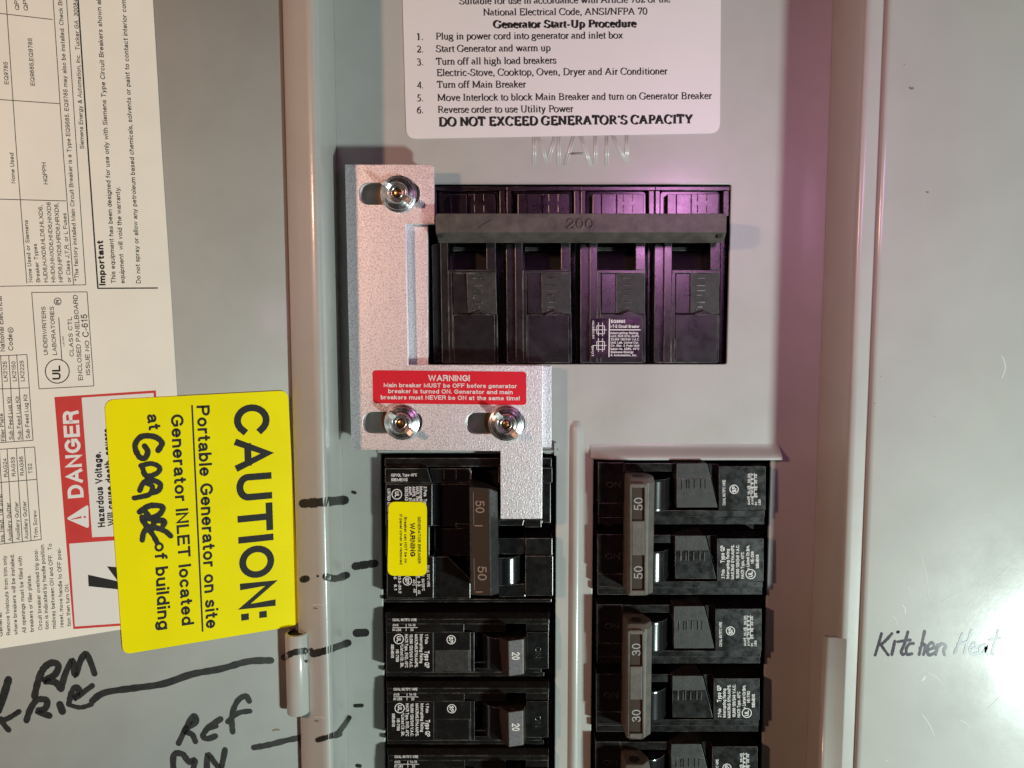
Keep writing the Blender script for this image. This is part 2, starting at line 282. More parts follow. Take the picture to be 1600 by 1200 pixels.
def serif_geo(s, bold):
    k = (s, bold)
    if k in _sc: return _sc[k]
    T, t = (35, 13) if bold else (20.5, 10)
    V, Fc = [], []; cnt = [0]
    def poly(*p):
        i = len(V); cnt[0] += 1; V.extend((a, b, cnt[0] % 6) for a, b in p); Fc.append(tuple(range(i, i+len(p))))
    hw = lambda dx, dy: (t+(T-t)*abs(math.sin(math.atan2(dy, dx)+math.radians(18))))/2
    x0 = 0
    for ch in s:
        adv, st, se, dt = G.get(ch, G['o'])
        if bold: adv = adv*1.07
        for pts in st:
            L, R = ribbon([(x0+x, y) for x, y in pts], hw)
            n = len(L); b = len(V); cnt[0] += 1
            V.extend((x, y, cnt[0] % 6) for x, y in L+R); Fc.extend((b+i, b+i+1, b+n+i+1, b+n+i) for i in range(n-1))
        for (x, y, h) in se:
            h = h+(6 if bold else 1); th = 4 if not bold else 5
            poly((x0+x-h, y-th+2), (x0+x+h, y-th+2), (x0+x+h, y+th+1), (x0+x-h, y+th+1))
        for (x, y, r) in dt:
            r = r*(1.4 if bold else 1.15)
            poly(*[(x0+x+r*math.cos(a*math.pi/4), y+r*math.sin(a*math.pi/4)) for a in range(8)])
        x0 += adv
    _sc[k] = (V, Fc); return V, Fc

# ------------------------------------------------------------------ mesh builder
def catmull(pts, n=6):
    if len(pts) < 3: return [(p[0], p[1]) for p in pts]
    P = [pts[0]]+list(pts)+[pts[-1]]; out = []
    for i in range(1, len(P)-2):
        for j in range(n):
            t = j/n; a = []
            for k in (0, 1):
                p0, p1, p2, p3 = P[i-1][k], P[i][k], P[i+1][k], P[i+2][k]
                a.append(.5*(2*p1+(p2-p0)*t+(2*p0-5*p1+4*p2-p3)*t*t+(3*p1-p0-3*p2+p3)*t**3))
            out.append(tuple(a))
    out.append(tuple(pts[-1])); return out
def rounded(pts, r, n=6):
    out = []; N = len(pts)
    rr = r if isinstance(r, (list, tuple)) else [r]*N
    for i, p in enumerate(pts):
        p = Vector(p[:2]); a = Vector(pts[i-1][:2]); b = Vector(pts[(i+1) % N][:2]); R = rr[i]
        if R <= 0: out.append(tuple(p)); continue
        da, db = (a-p).normalized(), (b-p).normalized()
        p0, p2 = p+da*R, p+db*R
        for j in range(n+1):
            t = j/n; out.append(tuple(p0*((1-t)**2)+p*(2*t*(1-t))+p2*(t*t)))
    return out
class MB:
    def __init__(s): s.v, s.f, s.m, s.s, s.mats = [], [], [], [], []
    def mi(s, m):
        if m not in s.mats: s.mats.append(m)
        return s.mats.index(m)
    def add(s, V, Fc, m, smooth=False):
        b = len(s.v); s.v.extend(Vector(p) for p in V); k = s.mi(m)
        for f in Fc: s.f.append(tuple(b+i for i in f)); s.m.append(k); s.s.append(smooth)
    def rings(s, R, m, smooth=False, cap0=True, cap1=True, closed=True):
        n = len(R[0]); V = [p for r in R for p in r]; Fc = []
        for i in range(len(R)-1):
            for j in range(n if closed else n-1):
                k = (j+1) % n; Fc.append((i*n+j, i*n+k, (i+1)*n+k, (i+1)*n+j))
        s.add(V, Fc, m, smooth)
        if cap0: s.add(R[0], [tuple(range(n))], m)
        if cap1: s.add(R[-1], [tuple(range(n))[::-1]], m)
    def prism(s, px, S, h1, h0, m, bot=None):
        top = [S(x, y, h1) for x, y in px]
        b = [S(x, y, h0) for x, y in bot] if bot else [p+S.n*(h0-h1) for p in top]
        s.rings([top, b], m)
    def box(s, x0, y0, x1, y1, S, h1, h0, m):
        s.prism([(x0, y0), (x1, y0), (x1, y1), (x0, y1)], S, h1, h0, m)
    def flat(s, px, S, h, m): s.add([S(x, y, h) for x, y in px], [tuple(range(len(px)))], m)
    def sheet(s, outer, holes, S, h, thick, m, bev=.0):
        """filled outline with holes, top face at height h over the surface"""
        c = bpy.data.curves.new('c', 'CURVE'); c.dimensions = '2D'; c.fill_mode = 'BOTH'
        c.extrude = max(0, thick/2-bev); c.bevel_depth = bev; c.bevel_resolution = 1; c.offset = -bev
        for ring in [outer]+list(holes):
            sp = c.splines.new('POLY'); sp.points.add(len(ring)-1); sp.use_cyclic_u = True
            for q, (x, y) in zip(sp.points, ring):
                d = S(x, y, h)-(S.o+S.n*h); q.co = (d.dot(S.u), d.dot(S.v), 0, 1)
        o = bpy.data.objects.new('c', c); COL.objects.link(o)
        dg = bpy.context.evaluated_depsgraph_get(); dg.update()
        me = bpy.data.meshes.new_from_object(o.evaluated_get(dg))
        base = S.o+S.n*(h-thick/2)
        s.add([base+S.u*v.co.x+S.v*v.co.y+S.n*v.co.z for v in me.vertices], [tuple(p.vertices) for p in me.polygons], m)
        bpy.data.objects.remove(o); bpy.data.curves.remove(c); bpy.data.meshes.remove(me)
    def text(s, t, p0, p1, cap, S, h, m, bold=0., serif=False, ext=0.):
        if serif: V, Fc = serif_geo(t, bold); ch = 100.
        else: V, Fc = text_geo(t, bold); ch = CAPH
        if not V: return
        x0 = min(v[0] for v in V); x1 = max(v[0] for v in V)
        d = Vector((p1[0]-p0[0], p1[1]-p0[1])).normalized(); up = (d.y, -d.x)
        A, B = S(p0[0], p0[1], h), S(p1[0], p1[1], h)
        k = cap/ch; c = S(p0[0]+up[0]*cap, p0[1]+up[1]*cap, h)
        X = (B-A); Y = S.n.cross(X).normalized()*((c-A).length/ch)
        X = X/(x1-x0)
        W = [A+X*(a-x0)+Y*b+S.n*(.0007*z) for a, b, z in V]
        if not ext: s.add(W, Fc, m)
        else:
            n = len(W)
            # raised letters: the face plus its outline walls
            ed = {}
            for f in Fc:
                for i in range(len(f)):
                    e = (f[i], f[(i+1) % len(f)]); ed[tuple(sorted(e))] = ed.get(tuple(sorted(e)), 0)+1
            W2 = [p+S.n*ext for p in W]
            s.add(W+W2, [tuple(i+n for i in f) for f in Fc]+[(a, b, b+n, a+n) for (a, b), q in ed.items() if q == 1], m)
    def stroke(s, pts, width, S, h, m, smooth=True, taper=False, jit=0., cap=True):
        P = catmull(pts) if smooth else list(pts)
        n = len(P); Lf, Rt = [], []
        for i, p in enumerate(P):
            a = P[max(0, i-1)]; b = P[min(n-1, i+1)]
            dx, dy = b[0]-a[0], b[1]-a[1]; l = math.hypot(dx, dy) or 1
            t = i/max(1, n-1); ww = width/2
            if taper: ww *= .55+.45*math.sin(math.pi*min(1, max(0, .12+t*.8)))
            if jit: ww *= 1+random.uniform(-jit, jit)
            Lf.append(S(p[0]-dy/l*ww, p[1]+dx/l*ww, h)); Rt.append(S(p[0]+dy/l*ww, p[1]-dx/l*ww, h))
        V = Lf+Rt; s.add(V, [(i, i+1, n+i+1, n+i) for i in range(n-1)], m)
        if cap and width > 2:
            for p in (P[0], P[-1]):
                r = width/2*(.75 if taper else .98)
                s.add([S(p[0]+r*math.cos(a*math.pi/5), p[1]+r*math.sin(a*math.pi/5), h*1.02) for a in range(10)], [tuple(range(10))], m)
    def line(s, a, b, width, S, h, m): s.stroke([a, b], width, S, h, m, smooth=False, cap=False)
    def ring(s, c, r, wd, S, h, m, n=22, ry=None):
        ry = ry or r
        o = [S(c[0]+r*math.cos(i*2*math.pi/n), c[1]+ry*math.sin(i*2*math.pi/n), h) for i in range(n)]
        q = [S(c[0]+(r-wd)*math.cos(i*2*math.pi/n), c[1]+(ry-wd)*math.sin(i*2*math.pi/n), h) for i in range(n)]
        s.rings([o, q], m, cap0=False, cap1=False)
    def lathe(s, c, prof, m, n=32, ax=(0, 0, 1), smooth=True, cap0=False, cap1=False):
        ax = Vector(ax); e1 = ax.orthogonal().normalized(); e2 = ax.cross(e1); c = Vector(c)
        s.rings([[c+ax*z+(e1*math.cos(2*math.pi*i/n)+e2*math.sin(2*math.pi*i/n))*r for i in range(n)] for r, z in prof], m, smooth, cap0, cap1)
    def extrude(s, prof, axis, a, b, m, smooth=False, closed=True):
        """profile of 2D points swept along world Y (profile x,z) or X (profile y,z)"""
        f = (lambda p, t: Vector((p[0], t, p[1]))) if axis == 'Y' else (lambda p, t: Vector((t, p[0], p[1])))
        s.rings([[f(p, a) for p in prof], [f(p, b) for p in prof]], m, smooth, closed, closed, closed)
    def bvh(s): return BVHTree.FromPolygons(s.v, s.f)
    def build(s, name, parent=None, bevel=0., seg=2, origin=None, fix=True, edge=False):
        org = Vector(parent['_org']) if parent is not None else Vector(origin or (0, 0, 0))
        me = bpy.data.meshes.new(name)
        me.from_pydata([(p-org)*MM for p in s.v], [], s.f)
        for m in s.mats: me.materials.append(M[m])
        me.polygons.foreach_set('material_index', s.m); me.polygons.foreach_set('use_smooth', s.s)
        if fix:
            bm = bmesh.new(); bm.from_mesh(me); bmesh.ops.remove_doubles(bm, verts=bm.verts, dist=1e-7)
            bmesh.ops.recalc_face_normals(bm, faces=bm.faces); bm.to_mesh(me); bm.free()
        me.update()
        o = bpy.data.objects.new(name, me); COL.objects.link(o); o['_org'] = tuple(org)
        if parent is not None: o.parent = parent
        else: o.location = org*MM
        if bevel:
            b = o.modifiers.new('bevel', 'BEVEL'); b.width = bevel*MM; b.segments = seg; b.limit_method = 'ANGLE'; b.angle_limit = math.radians(38)
            b.use_clamp_overlap = True
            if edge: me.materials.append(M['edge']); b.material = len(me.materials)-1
        return o
def tag(o, label, cat, group=None):
    o['label'] = label; o['category'] = cat
    if group: o['group'] = group
    return o
def thing(name, label, cat, loc, group=None):
    o = bpy.data.objects.new(name, None); COL.objects.link(o); o.empty_display_size = .01
    o.location = Vector(loc)*MM; o['_org'] = tuple(loc)
    return tag(o, label, cat, group)
class RaySrf:
    """photo pixel -> the first real surface of the given meshes there"""
    def __init__(s, *mbs):
        V, Fc = [], []
        for mb in mbs:
            b = len(V); V += mb.v; Fc += [tuple(i+b for i in f) for f in mb.f]
        s.t = BVHTree.FromPolygons(V, Fc); s.n = Vector((0, 0, 1))
    def __call__(s, px, py, h=0.):
        d = (FWD + Vector((1, 0, 0))*((px-800)/F) - UPV*((py-600)/F)).normalized()
        loc, nor, i, dist = s.t.ray_cast(CAM, d)
        if loc is None: return U(px, py, 0)
        if nor.dot(d) > 0: nor = -nor
        return loc+nor*h

# ================================================================== THE PANEL
panel = thing('electrical_panel', 'grey painted metal breaker panel with open door and rows of black breakers', 'breaker panel', (0, 0, 0))
YT, YB = 190., -190.            # sheet runs past the frame, top and bottom
Z0 = Z(0)
XL = U(535, 600, 0).x; XR = U(1281, 600, 0).x
def wx(px, py, z=0): return U(px, py, z).x
def wy(py, z=0): return U(800, py, z).y
# openings in world mm
m_x0, m_x1 = wx(664, 430), wx(1139, 430); m_y0, m_y1 = wy(569), wy(288)
l_x0, l_x1 = wx(598, 900), wx(868, 900); l_y1 = wy(709)
r_x0, r_x1 = wx(926, 900), wx(1199, 900); r_y1 = wy(715)
class WorldZ(Srf):              # plan coordinates in mm instead of photo pixels
    def __init__(s, z): Srf.__init__(s, (0, 0, z), (0, 0, 1))
    def __call__(s, x, y, h=0.): return Vector((x, y, s.o.z+h))
W0 = WorldZ(0)
def rect(x0, y0, x1, y1, r=0): 
    p = [(x0, y0), (x1, y0), (x1, y1), (x0, y1)]
    return rounded(p, r) if r else p
dead = MB()
dead.sheet(rect(XL-1, YB, XR+.2, YT), [rect(m_x0, m_y0, m_x1, m_y1, .8), rect(l_x0, YB+10, l_x1, l_y1, .8), rect(r_x0, YB+10, r_x1, r_y1, .8)], W0, 0, 1.4, 'paint', .35)
# pressed ridge between the two rows of breakers
rx, ry0 = wx(899, 900), wy(657)
prof = [(-2.6, -.1), (-2.1, .35), (-1.3, 1.2), (-.5, 1.7), (.5, 1.7), (1.3, 1.2), (2.1, .35), (2.6, -.1)]
R = []
for k, t in enumerate((0, .5, 1.2, 2.2, 3.5)):
    q = math.sin(min(1, t/3.5)*math.pi/2)
    R.append([Vector((rx+a*(.55+.45*q), ry0-t, b*q)) for a, b in prof])
R.append([Vector((rx+a, YB, b)) for a, b in prof])
dead.rings(R, 'paint', True, False, False, closed=False)
# the sheet is pressed outward above the right hand opening, and rolled inward above the left one
lip = []
for i in range(9):
    t = i/8; yy = wy(694)+(r_y1-wy(694))*t
    lip.append([Vector((r_x0-1.2+(r_x1-r_x0+4.0)*j/10, yy, .05+3.6*(3*t*t-2*t*t*t)*min(1, (j+.25)/1.0))) for j in range(11)])
lip.append([p+Vector((0, -.35, -.5)) for p in lip[-1]]); lip.append([p+Vector((0, .05, -3)) for p in lip[-1]])
dead.rings(lip, 'paint', True, False, False, closed=False)
lip = []
for i in range(7):
    t = i/6; yy = l_y1+1.9-2.1*t
    lip.append([Vector((l_x0-1.0+(l_x1-l_x0+1.6)*j/6, yy, .9*math.sin(math.pi*min(1, t*1.15)) - (2.6*max(0, t-.6)))) for j in range(7)])
dead.rings(lip, 'paint', True, False, False, closed=False)
dead.box(866, 692, 870, 712, Z0, 1.2, -.5, 'paint')
# embossed word above the main breaker
def bead(pts, r=.45):
    for a, b in zip(pts[:-1], pts[1:]):
        A, B = Z0(*a, 0), Z0(*b, 0); d = (B-A).normalized(); sd = Vector((-d.y, d.x, 0))
        pr = [(math.cos(k*math.pi/6)*r, math.sin(k*math.pi/6)*r*.6-.08) for k in range(7)]
        dead.rings([[p+sd*x+Vector((0, 0, z)) for x, z in pr] for p in (A, B)], 'paint', True, True, True, closed=False)
q = lambda *uv: [(620+u/3.077, v/3.077) for u, v in uv]
for letter in ([(660, 792), (662, 600), (722, 788), (780, 600), (778, 792)], [(808, 796), (868, 600), (932, 800)], [(830, 738), (900, 738)], [(957, 600), (953, 792)], [(1008, 796), (1012, 600), (1104, 782), (1108, 600)]):
    for off in (-5, 5): bead(q(*[(a+off, b) for a, b in letter]), .42)
ODEAD = dead.build('deadfront', panel)

# left and right rims of the recess
HZR = 23.4
lr = MB()
xf = wx(505, 600, HZR)
profL = [(XL-1.6, -1), (XL-.4, 0), (XL-.4, 1), (XL-.5, HZR-2.2), (XL-.9, HZR-.9), (XL-1.7, HZR-.15), (XL-2.8, HZR-.1), (XL-4.2, HZR-.6), (XL-8, HZR-2.2), (-70.9, 19.7), (-71.4, 19.2), (-71.66, 18.0), (-71.7, 14)]
lr.extrude(profL, 'Y', YB, YT, 'paint', True, closed=False)
OLR = lr.build('trim_rim', panel)
rr = MB()
xc = XR
profR = [(XR+1.5, -1.5), (XR+.2, -1.2), (XR, 0), (XR+.1, 1), (XR+.25, HZR-2.4), (XR+.7, HZR-.9), (XR+1.6, HZR-.1), (XR+2.8, HZR), (wx(1361, 600, 24)+1, HZR)]
rr.extrude(profR, 'Y', YB, YT, 'paint', True, closed=False)
# pressed latch bracket at the lower end
x0, x1 = wx(1284, 1100, 22), wx(1305, 1100, 22); yt = wy(996, 22)
pr = [(x0+.3, 20.0), (x0+.2, 20.8), (x0+.9, 21.9), (x0+1.8, 22.1), (x1-.8, 22.1), (x1+2.2, HZR+.25)]
rr.rings([[Vector((a, yt, b)) for a, b in pr], [Vector((a, YB, b)) for a, b in pr]], 'paint', True, False, False, closed=False)
rr.add([Vector((a, yt, b)) for a, b in pr]+[Vector((x1+2, yt, 20))], [tuple(range(7))], 'paint')
ORR = rr.build('trim_rim', panel)
# wide flat cover on the right, slightly proud, with rolled edge
cv = MB()
xe = wx(1361, 600, 24.6)
profC = [(xe+.4, HZR-3), (xe+.1, HZR-.2), (xe, 23.4), (xe+.25, 24.2), (xe+.9, 24.75), (xe+1.8, 24.9), (xe+140, 24.9)]
cv.extrude(profC, 'Y', YB-60, YT+60, 'cover_paint', True, closed=False)
CZ = Z(24.9)
cv4 = lambda *uv: [(1300+u/4, 900+v/4) for u, v in uv]
OCV = cv.build('outer_cover', panel)
hw = MB(); hk = 0.
for st in ([(310, 360), (290, 430), (270, 495)], [(375, 360), (335, 405), (302, 432)], [(305, 428), (330, 465), (352, 494)], [(393, 408), (384, 450), (374, 492)], [(410, 352), (416, 349)],
           [(475, 350), (455, 420), (434, 470), (440, 490), (452, 488)], [(412, 412), (450, 405), (490, 400)], [(510, 422), (485, 425), (465, 455), (470, 490), (500, 486)],
           [(580, 345), (563, 420), (545, 492)], [(550, 452), (575, 425), (584, 445), (572, 492)], [(602, 462), (640, 445), (622, 416), (596, 450), (605, 494), (642, 482)],
           [(662, 430), (656, 460), (648, 492)], [(654, 450), (690, 424), (712, 440), (700, 465), (704, 494)], [(818, 362), (795, 420), (768, 482)], [(875, 340), (850, 410), (828, 482)], [(788, 428), (850, 412)],
           [(868, 462), (904, 445), (890, 418), (864, 455), (876, 490), (910, 482)], [(962, 432), (932, 440), (924, 478), (940, 488), (962, 455), (966, 430), (962, 470), (972, 490)], [(1040, 338), (1018, 420), (1000, 482), (1012, 492)], [(985, 402), (1050, 388)]):
    hk += .002; hw.stroke(cv4(*st), 4.6, CZ, .05+hk, 'pen', jit=.16)
hw.build('handwriting', OCV, fix=False)
for a, b, wd in (((425, 440), (452, 445), 0), ((1440, 870), (1452, 940), 1.2), ((1410, 945), (1414, 960), 2), ((1440, 1115), (1460, 1150), 1.2), ((1450, 1050), (1475, 1070), 1), ((1300, 0), (1300, 0), 0),
                 ((1470, 940), (1490, 930), 1.2), ((1395, 962), (1402, 980), 1), ((1445, 1056), (1440, 1064), 4), ((1500, 1125), (1516, 1138), 1), ((1540, 1110), (1560, 1090), 1), ((1418, 915), (1421, 935), 1), ((1555, 905), (1575, 885), 1.2)):
    if not wd: continue
    sc_ = MB(); sc_.stroke([a, ((a[0]+b[0])/2+2, (a[1]+b[1])/2-1), b], wd, CZ, .035, 'scratch', taper=True, cap=False); sc_.build('scratch', OCV, fix=False)
for p in ((1424, 136, 3.4), (1449, 299, 2.2), (1413, 100, 1.2), (1367, 630, 1.1), (1376, 588, 1), (1460, 650, 1), (1495, 1130, 1), (1534, 1054, 1.2), (1500, 1050, 1), (1386, 1188, 1.2)):
    sc_ = MB(); sc_.stroke([(p[0]-p[2], p[1]), (p[0], p[1]+p[2]*.7), (p[0]+p[2], p[1]+p[2]*.3)], p[2], CZ, .04, 'stain' if p[1] < 700 else 'scratch', cap=False); sc_.build('paint_chip', OCV, fix=False)
sc_ = MB(); sc_.stroke([(1566, 556), (1571, 574), (1565, 592)], 2.2, CZ, .04, 'scratch', taper=True, cap=False)
sc_.build('scratch', OCV, fix=False)
# inside of the enclosure behind the breakers
en = MB(); en.extrude([(XL-3, -1.6), (XL-3, -26), (XR+4, -26), (XR+4, -1.6)], 'Y', YB, YT, 'dark', closed=False)
en.build('enclosure_back', panel)

# ---- the open door on the left
dr = MB()
def D(u, y, h=0.): return Vector((HX, 0, HZ)) - DOOR.u*u + DOOR.n*h + Vector((0, y, 0))
dp = [(0, -2.5), (0, -.6), (.25, -.15), (.8, 0), (180, 0), (180, -2.5)]
yk0, yk1 = U(800, 1106, 18).y, U(800, 983, 18).y
dr.rings([[D(u, YB, h) for u, h in dp], [D(u, YT, h) for u, h in dp]], 'paint', True, True, True, closed=False)
ODR = dr.build('panel_door', panel)
kn = MB()
kx, kz, kr = wx(464, 1040, 21), 20.6, 3.7
kn.lathe((kx, yk0, kz), [(kr-.8, 0), (kr-.2, .0), (kr, .3), (kr, yk1-yk0-.3), (kr-.2, yk1-yk0), (kr-.9, yk1-yk0)], 'paint', 30, (0, 1, 0))
kn.lathe((kx, yk0+.6, kz), [(kr-.8, 0), (kr-.8, yk1-yk0-1.2)], 'dark', 20, (0, 1, 0), cap0=True, cap1=True)
a, b = D(1.2, 0, .02), D(.1, 0, .02)
kn.add([D(2.9, yk0-.6, .05), D(1.0, yk0-.6, .05), D(1.0, yk1+.4, .05), D(2.9, yk1+.4, .05)], [(0, 1, 2, 3)], 'dark')
OKN = kn.build('hinge_knuckle', ODR)

hd = MB(); hk = 0.
c7 = lambda *uv: [(u/3.333, 960+v/3.333) for u, v in uv]
for st, wd in (([(180, 428), (195, 360), (225, 285), (270, 252), (305, 268), (285, 315), (232, 345), (285, 352), (318, 388)], 11), ([(318, 390), (340, 310), (378, 240), (392, 318), (420, 240), (448, 206), (472, 250), (492, 308)], 10),
               ([(-8, 500), (20, 420), (44, 340)], 12), ([(-10, 560), (45, 540), (100, 506)], 8), ([(5, 545), (25, 580), (45, 602)], 9), ([(138, 552), (160, 490), (195, 445), (245, 450), (235, 490), (195, 505), (258, 528)], 10),
               ([(312, 470), (325, 505)], 12), ([(358, 468), (372, 410), (395, 378), (415, 400), (385, 440), (480, 372)], 9), ([(362, 472), (420, 485), (478, 468)], 7),
               ([(480, 452), (545, 408), (700, 384), (850, 362), (1000, 312), (1150, 284), (1290, 246), (1412, 240)], 10.5),
               ([(930, 672), (970, 590), (1008, 528), (1022, 560), (960, 604), (1000, 625), (1018, 662)], 9), ([(1150, 545), (1090, 585), (1058, 630), (1080, 648), (1122, 634)], 9), ([(1068, 602), (1128, 582)], 7), ([(1212, 612), (1208, 530), (1235, 455), (1278, 425), (1298, 452)], 9), ([(1186, 560), (1240, 515), (1302, 504)], 8),
               ([(905, 830), (905, 735), (950, 728), (985, 770), (1015, 760), (1000, 830)], 9.5), ([(1078, 830), (1082, 732), (1120, 775), (1150, 800), (1172, 706)], 9), ([(1322, 694), (1400, 680), (1500, 655), (1570, 642)], 9), ([(1566, 668), (1576, 700)], 6)):
    hk += .003; hd.stroke(c7(*st), wd, DOOR, .06+hk, 'marker', jit=.10)
hd.stroke(c7((1418, 605), (1440, 600), (1456, 602)), 3, DOOR, .05, 'stain', taper=True, cap=False)
hd.build('handwriting', ODR, fix=False)
SR = RaySrf(dead, lr, rr, kn, dr)
c8 = lambda *uv: [(420+u/2.609, 740+v/2.609) for u, v in uv]
def marks(name, parent, L):
    for st, wd in L:
        b = MB(); b.stroke([p for p in catmull(c8(*st), 10)], wd, SR, .07, 'marker', smooth=False, jit=.12)
        b.build(name, parent, fix=False)
marks('marker_stroke', OLR, (([(140, 122), (200, 118), (310, 108)], 14), ([(138, 432), (155, 428)], 10), ([(232, 420), (272, 428), (318, 414)], 11), ([(200, 418), (240, 422)], 4), ([(180, 735), (230, 722), (324, 690)], 11), ([(174, 718), (186, 742)], 6), ([(200, 1086), (272, 1062), (300, 1035), (328, 995)], 8), ([(270, 1070), (290, 1062)], 8)))
marks('marker_stroke', OKN, (([(62, 750), (100, 730), (148, 722)], 10), ([(140, 730), (152, 765)], 5)))
marks('marker_stroke', ODEAD, (([(342, 75), (352, 78)], 5), ([(352, 378), (390, 372), (432, 366)], 12), ([(358, 650), (394, 648)], 13), ([(352, 946), (380, 945)], 6), ([(360, 1190), (372, 1192)], 6)))
for x, y in ((498, 950), (500, 1126)):
    rim_dent = MB()
    rim_dent.stroke([(x-10, y-5), (x-1, y-6), (x+8, y-4)], 1.6, SR, .05, 'scratch', cap=False)
    rim_dent.stroke([(x-8, y), (x-2, y+1)], 2, SR, .05, 'stain', cap=False)
    rim_dent.build('dent', OLR, fix=False)

# ================================================================== PAPER LABEL ON THE DOOR
pp = MB(); S = DOOR
pts = [(-60, -40), (236, -40), (239, 0), (253, 240), (267, 455), (276.5, 612), (290, 800), (300, 965), (187, 984), (100, 998), (0, 1013.6), (-60, 1024)]
pp.sheet(pts, [], S, .16, .14, 'paper')
HP = .19
def P(t, a, b, cap, bold=.0, m='brown_ink', **k): pp.text(t, a, b, cap, S, HP, m, bold, **k)
for a, b, wd in (((9, -8), (26, 240), 1.1), ((26, 240), (42, 443), 1.1), ((82.5, -8), (99, 240), 1.1), ((99, 240), (115, 445), 1.1), ((103.5, -8), (120, 240), 1.1), ((120, 240), (134, 445), 1.1), ((121.5, -8), (138, 240), 2.2), ((138, 240), (153, 451), 2.2),
                 ((153, 450.5), (246.5, 450), 2.0), ((-8, 447.5), (134, 445), 1.1), ((-8, 20), (82, 30.5), 1.2), ((-8, 155), (93, 162), 1.2), ((-8, 311), (103, 314), 1.2), ((39, 330), (41, 443), .0)):
    if wd: pp.line(a, b, wd, S, HP, 'brown_ink' if wd < 1.5 else 'ink')
P('QPPH', (30.5, 16), (27, -14), 6.5); P('QPH', (44, 17), (41.5, -8), 6.5)
P('EQ9785', (13.5, 132), (12, 97), 6.5); P('EQ9685,EQ9785', (54.5, 134), (50, 60), 6.5); P('None Used', (24, 286.5), (21, 239), 6.5)
P('*The factory installed Main Circuit Breaker is a Type EQ9685. EQ9785 may also be installed. Check Breaker', (123.5, 439), (95.5, -26), 6.6)
P('Siemens Energy & Automation, Inc.  Tucker GA  30084', (131.5, 233), (121, -1), 6.6)
P('Important', (165, 446), (161, 376), 10, .02, 'ink')
P('This equipment has been designed for use only with Siemens Type Circuit Breakers shown above', (181, 442.7), (156.5, -22), 7.2, 0, 'ink')
P('equipment  will void the warranty.', (195, 442.7), (187, 292), 7.2, 0, 'ink')
P('Do not spray or allow any petroleum based chemicals, solvents or paint to contact interior comp', (220, 442.7), (196, -6), 7.2, 0, 'ink')
P('None Used or Siemens', (51, 441), (43.5, 344), 6.3); P('Breaker Types', (63, 441), (57.5, 381), 6.3)
P('HJD6,HJXD6,HLD6,HLXD6,', (75, 441), (66, 321), 6.4); P('HMD6,HMXD6,HND6,HNXD6', (86.7, 441), (79, 316), 6.4); P('HPD6,HPXD6,HRD6,HRXD6,', (98.6, 441), (91, 317), 6.4)
P('or Class J,T,R, or L Fuses', (111, 441), (103.6, 333), 6.4); P('HQPPH', (75, 288), (71.5, 254), 6.5)
bx = [(49.5, 457), (136, 456), (146.7, 603), (61, 607.6)]
for i in range(4): pp.line(bx[i], bx[(i+1) % 4], 1.1, S, HP, 'brown_ink')
P('UNDERWRITERS', (75, 554.6), (71, 479), 6.6); P('LABORATORIES', (89, 554.6), (84, 479), 6.6); P('CLASS CTL', (115.5, 557), (112, 495), 6.6)
P('ENCLOSED PANELBOARD', (129.5, 594), (121, 460.6), 7); P('ISSUE NO', (141, 586), (139, 532), 6.6); P('C-615', (139, 526.6), (136, 491), 10)
P('LISTED', (101, 541), (99.5, 525), 2.4)
pp.ring((89.5, 580), 19.5, 1.5, S, HP, 'ink'); P('UL', (95, 593), (94, 571), 13, .012, 'ink'); pp.ring((90, 471), 6, 1.2, S, HP, 'ink', 16); P('R', (93, 474.5), (92.6, 468.4), 5.5, .01, 'ink')
pp.line((96.8, 564), (91.7, 496), 1.2, S, HP, 'ink')
P('National Electrical', (8, 549), (2.6, 463), 8); P('Code', (21, 547.6), (19, 522), 8); pp.ring((16.5, 516), 4.6, 1., S, HP, 'brown_ink', 14); P('R', (19, 518), (18.7, 514), 4)
for a, b in (((-6, 556.3), (42, 554)), ((42, 554), (51.6, 688)), ((-6, 608), (44.5, 606)), ((-6, 692), (51.6, 688)), ((.9, 555), (9, 690)), ((13.6, 555), (22, 689)), ((26, 554), (36, 688)),
             ((-6, 702.5), (54, 698.4)), ((54, 698.4), (64.5, 843)), ((-6, 851), (64.5, 843)), ((-6, 754.5), (57.5, 749)), ((11, 702), (20, 849)), ((25.5, 701), (35, 847)), ((38, 700), (48.6, 845)), ((-1, 703), (7.5, 850))):
    pp.line(a, b, 1.1, S, HP, 'brown_ink')
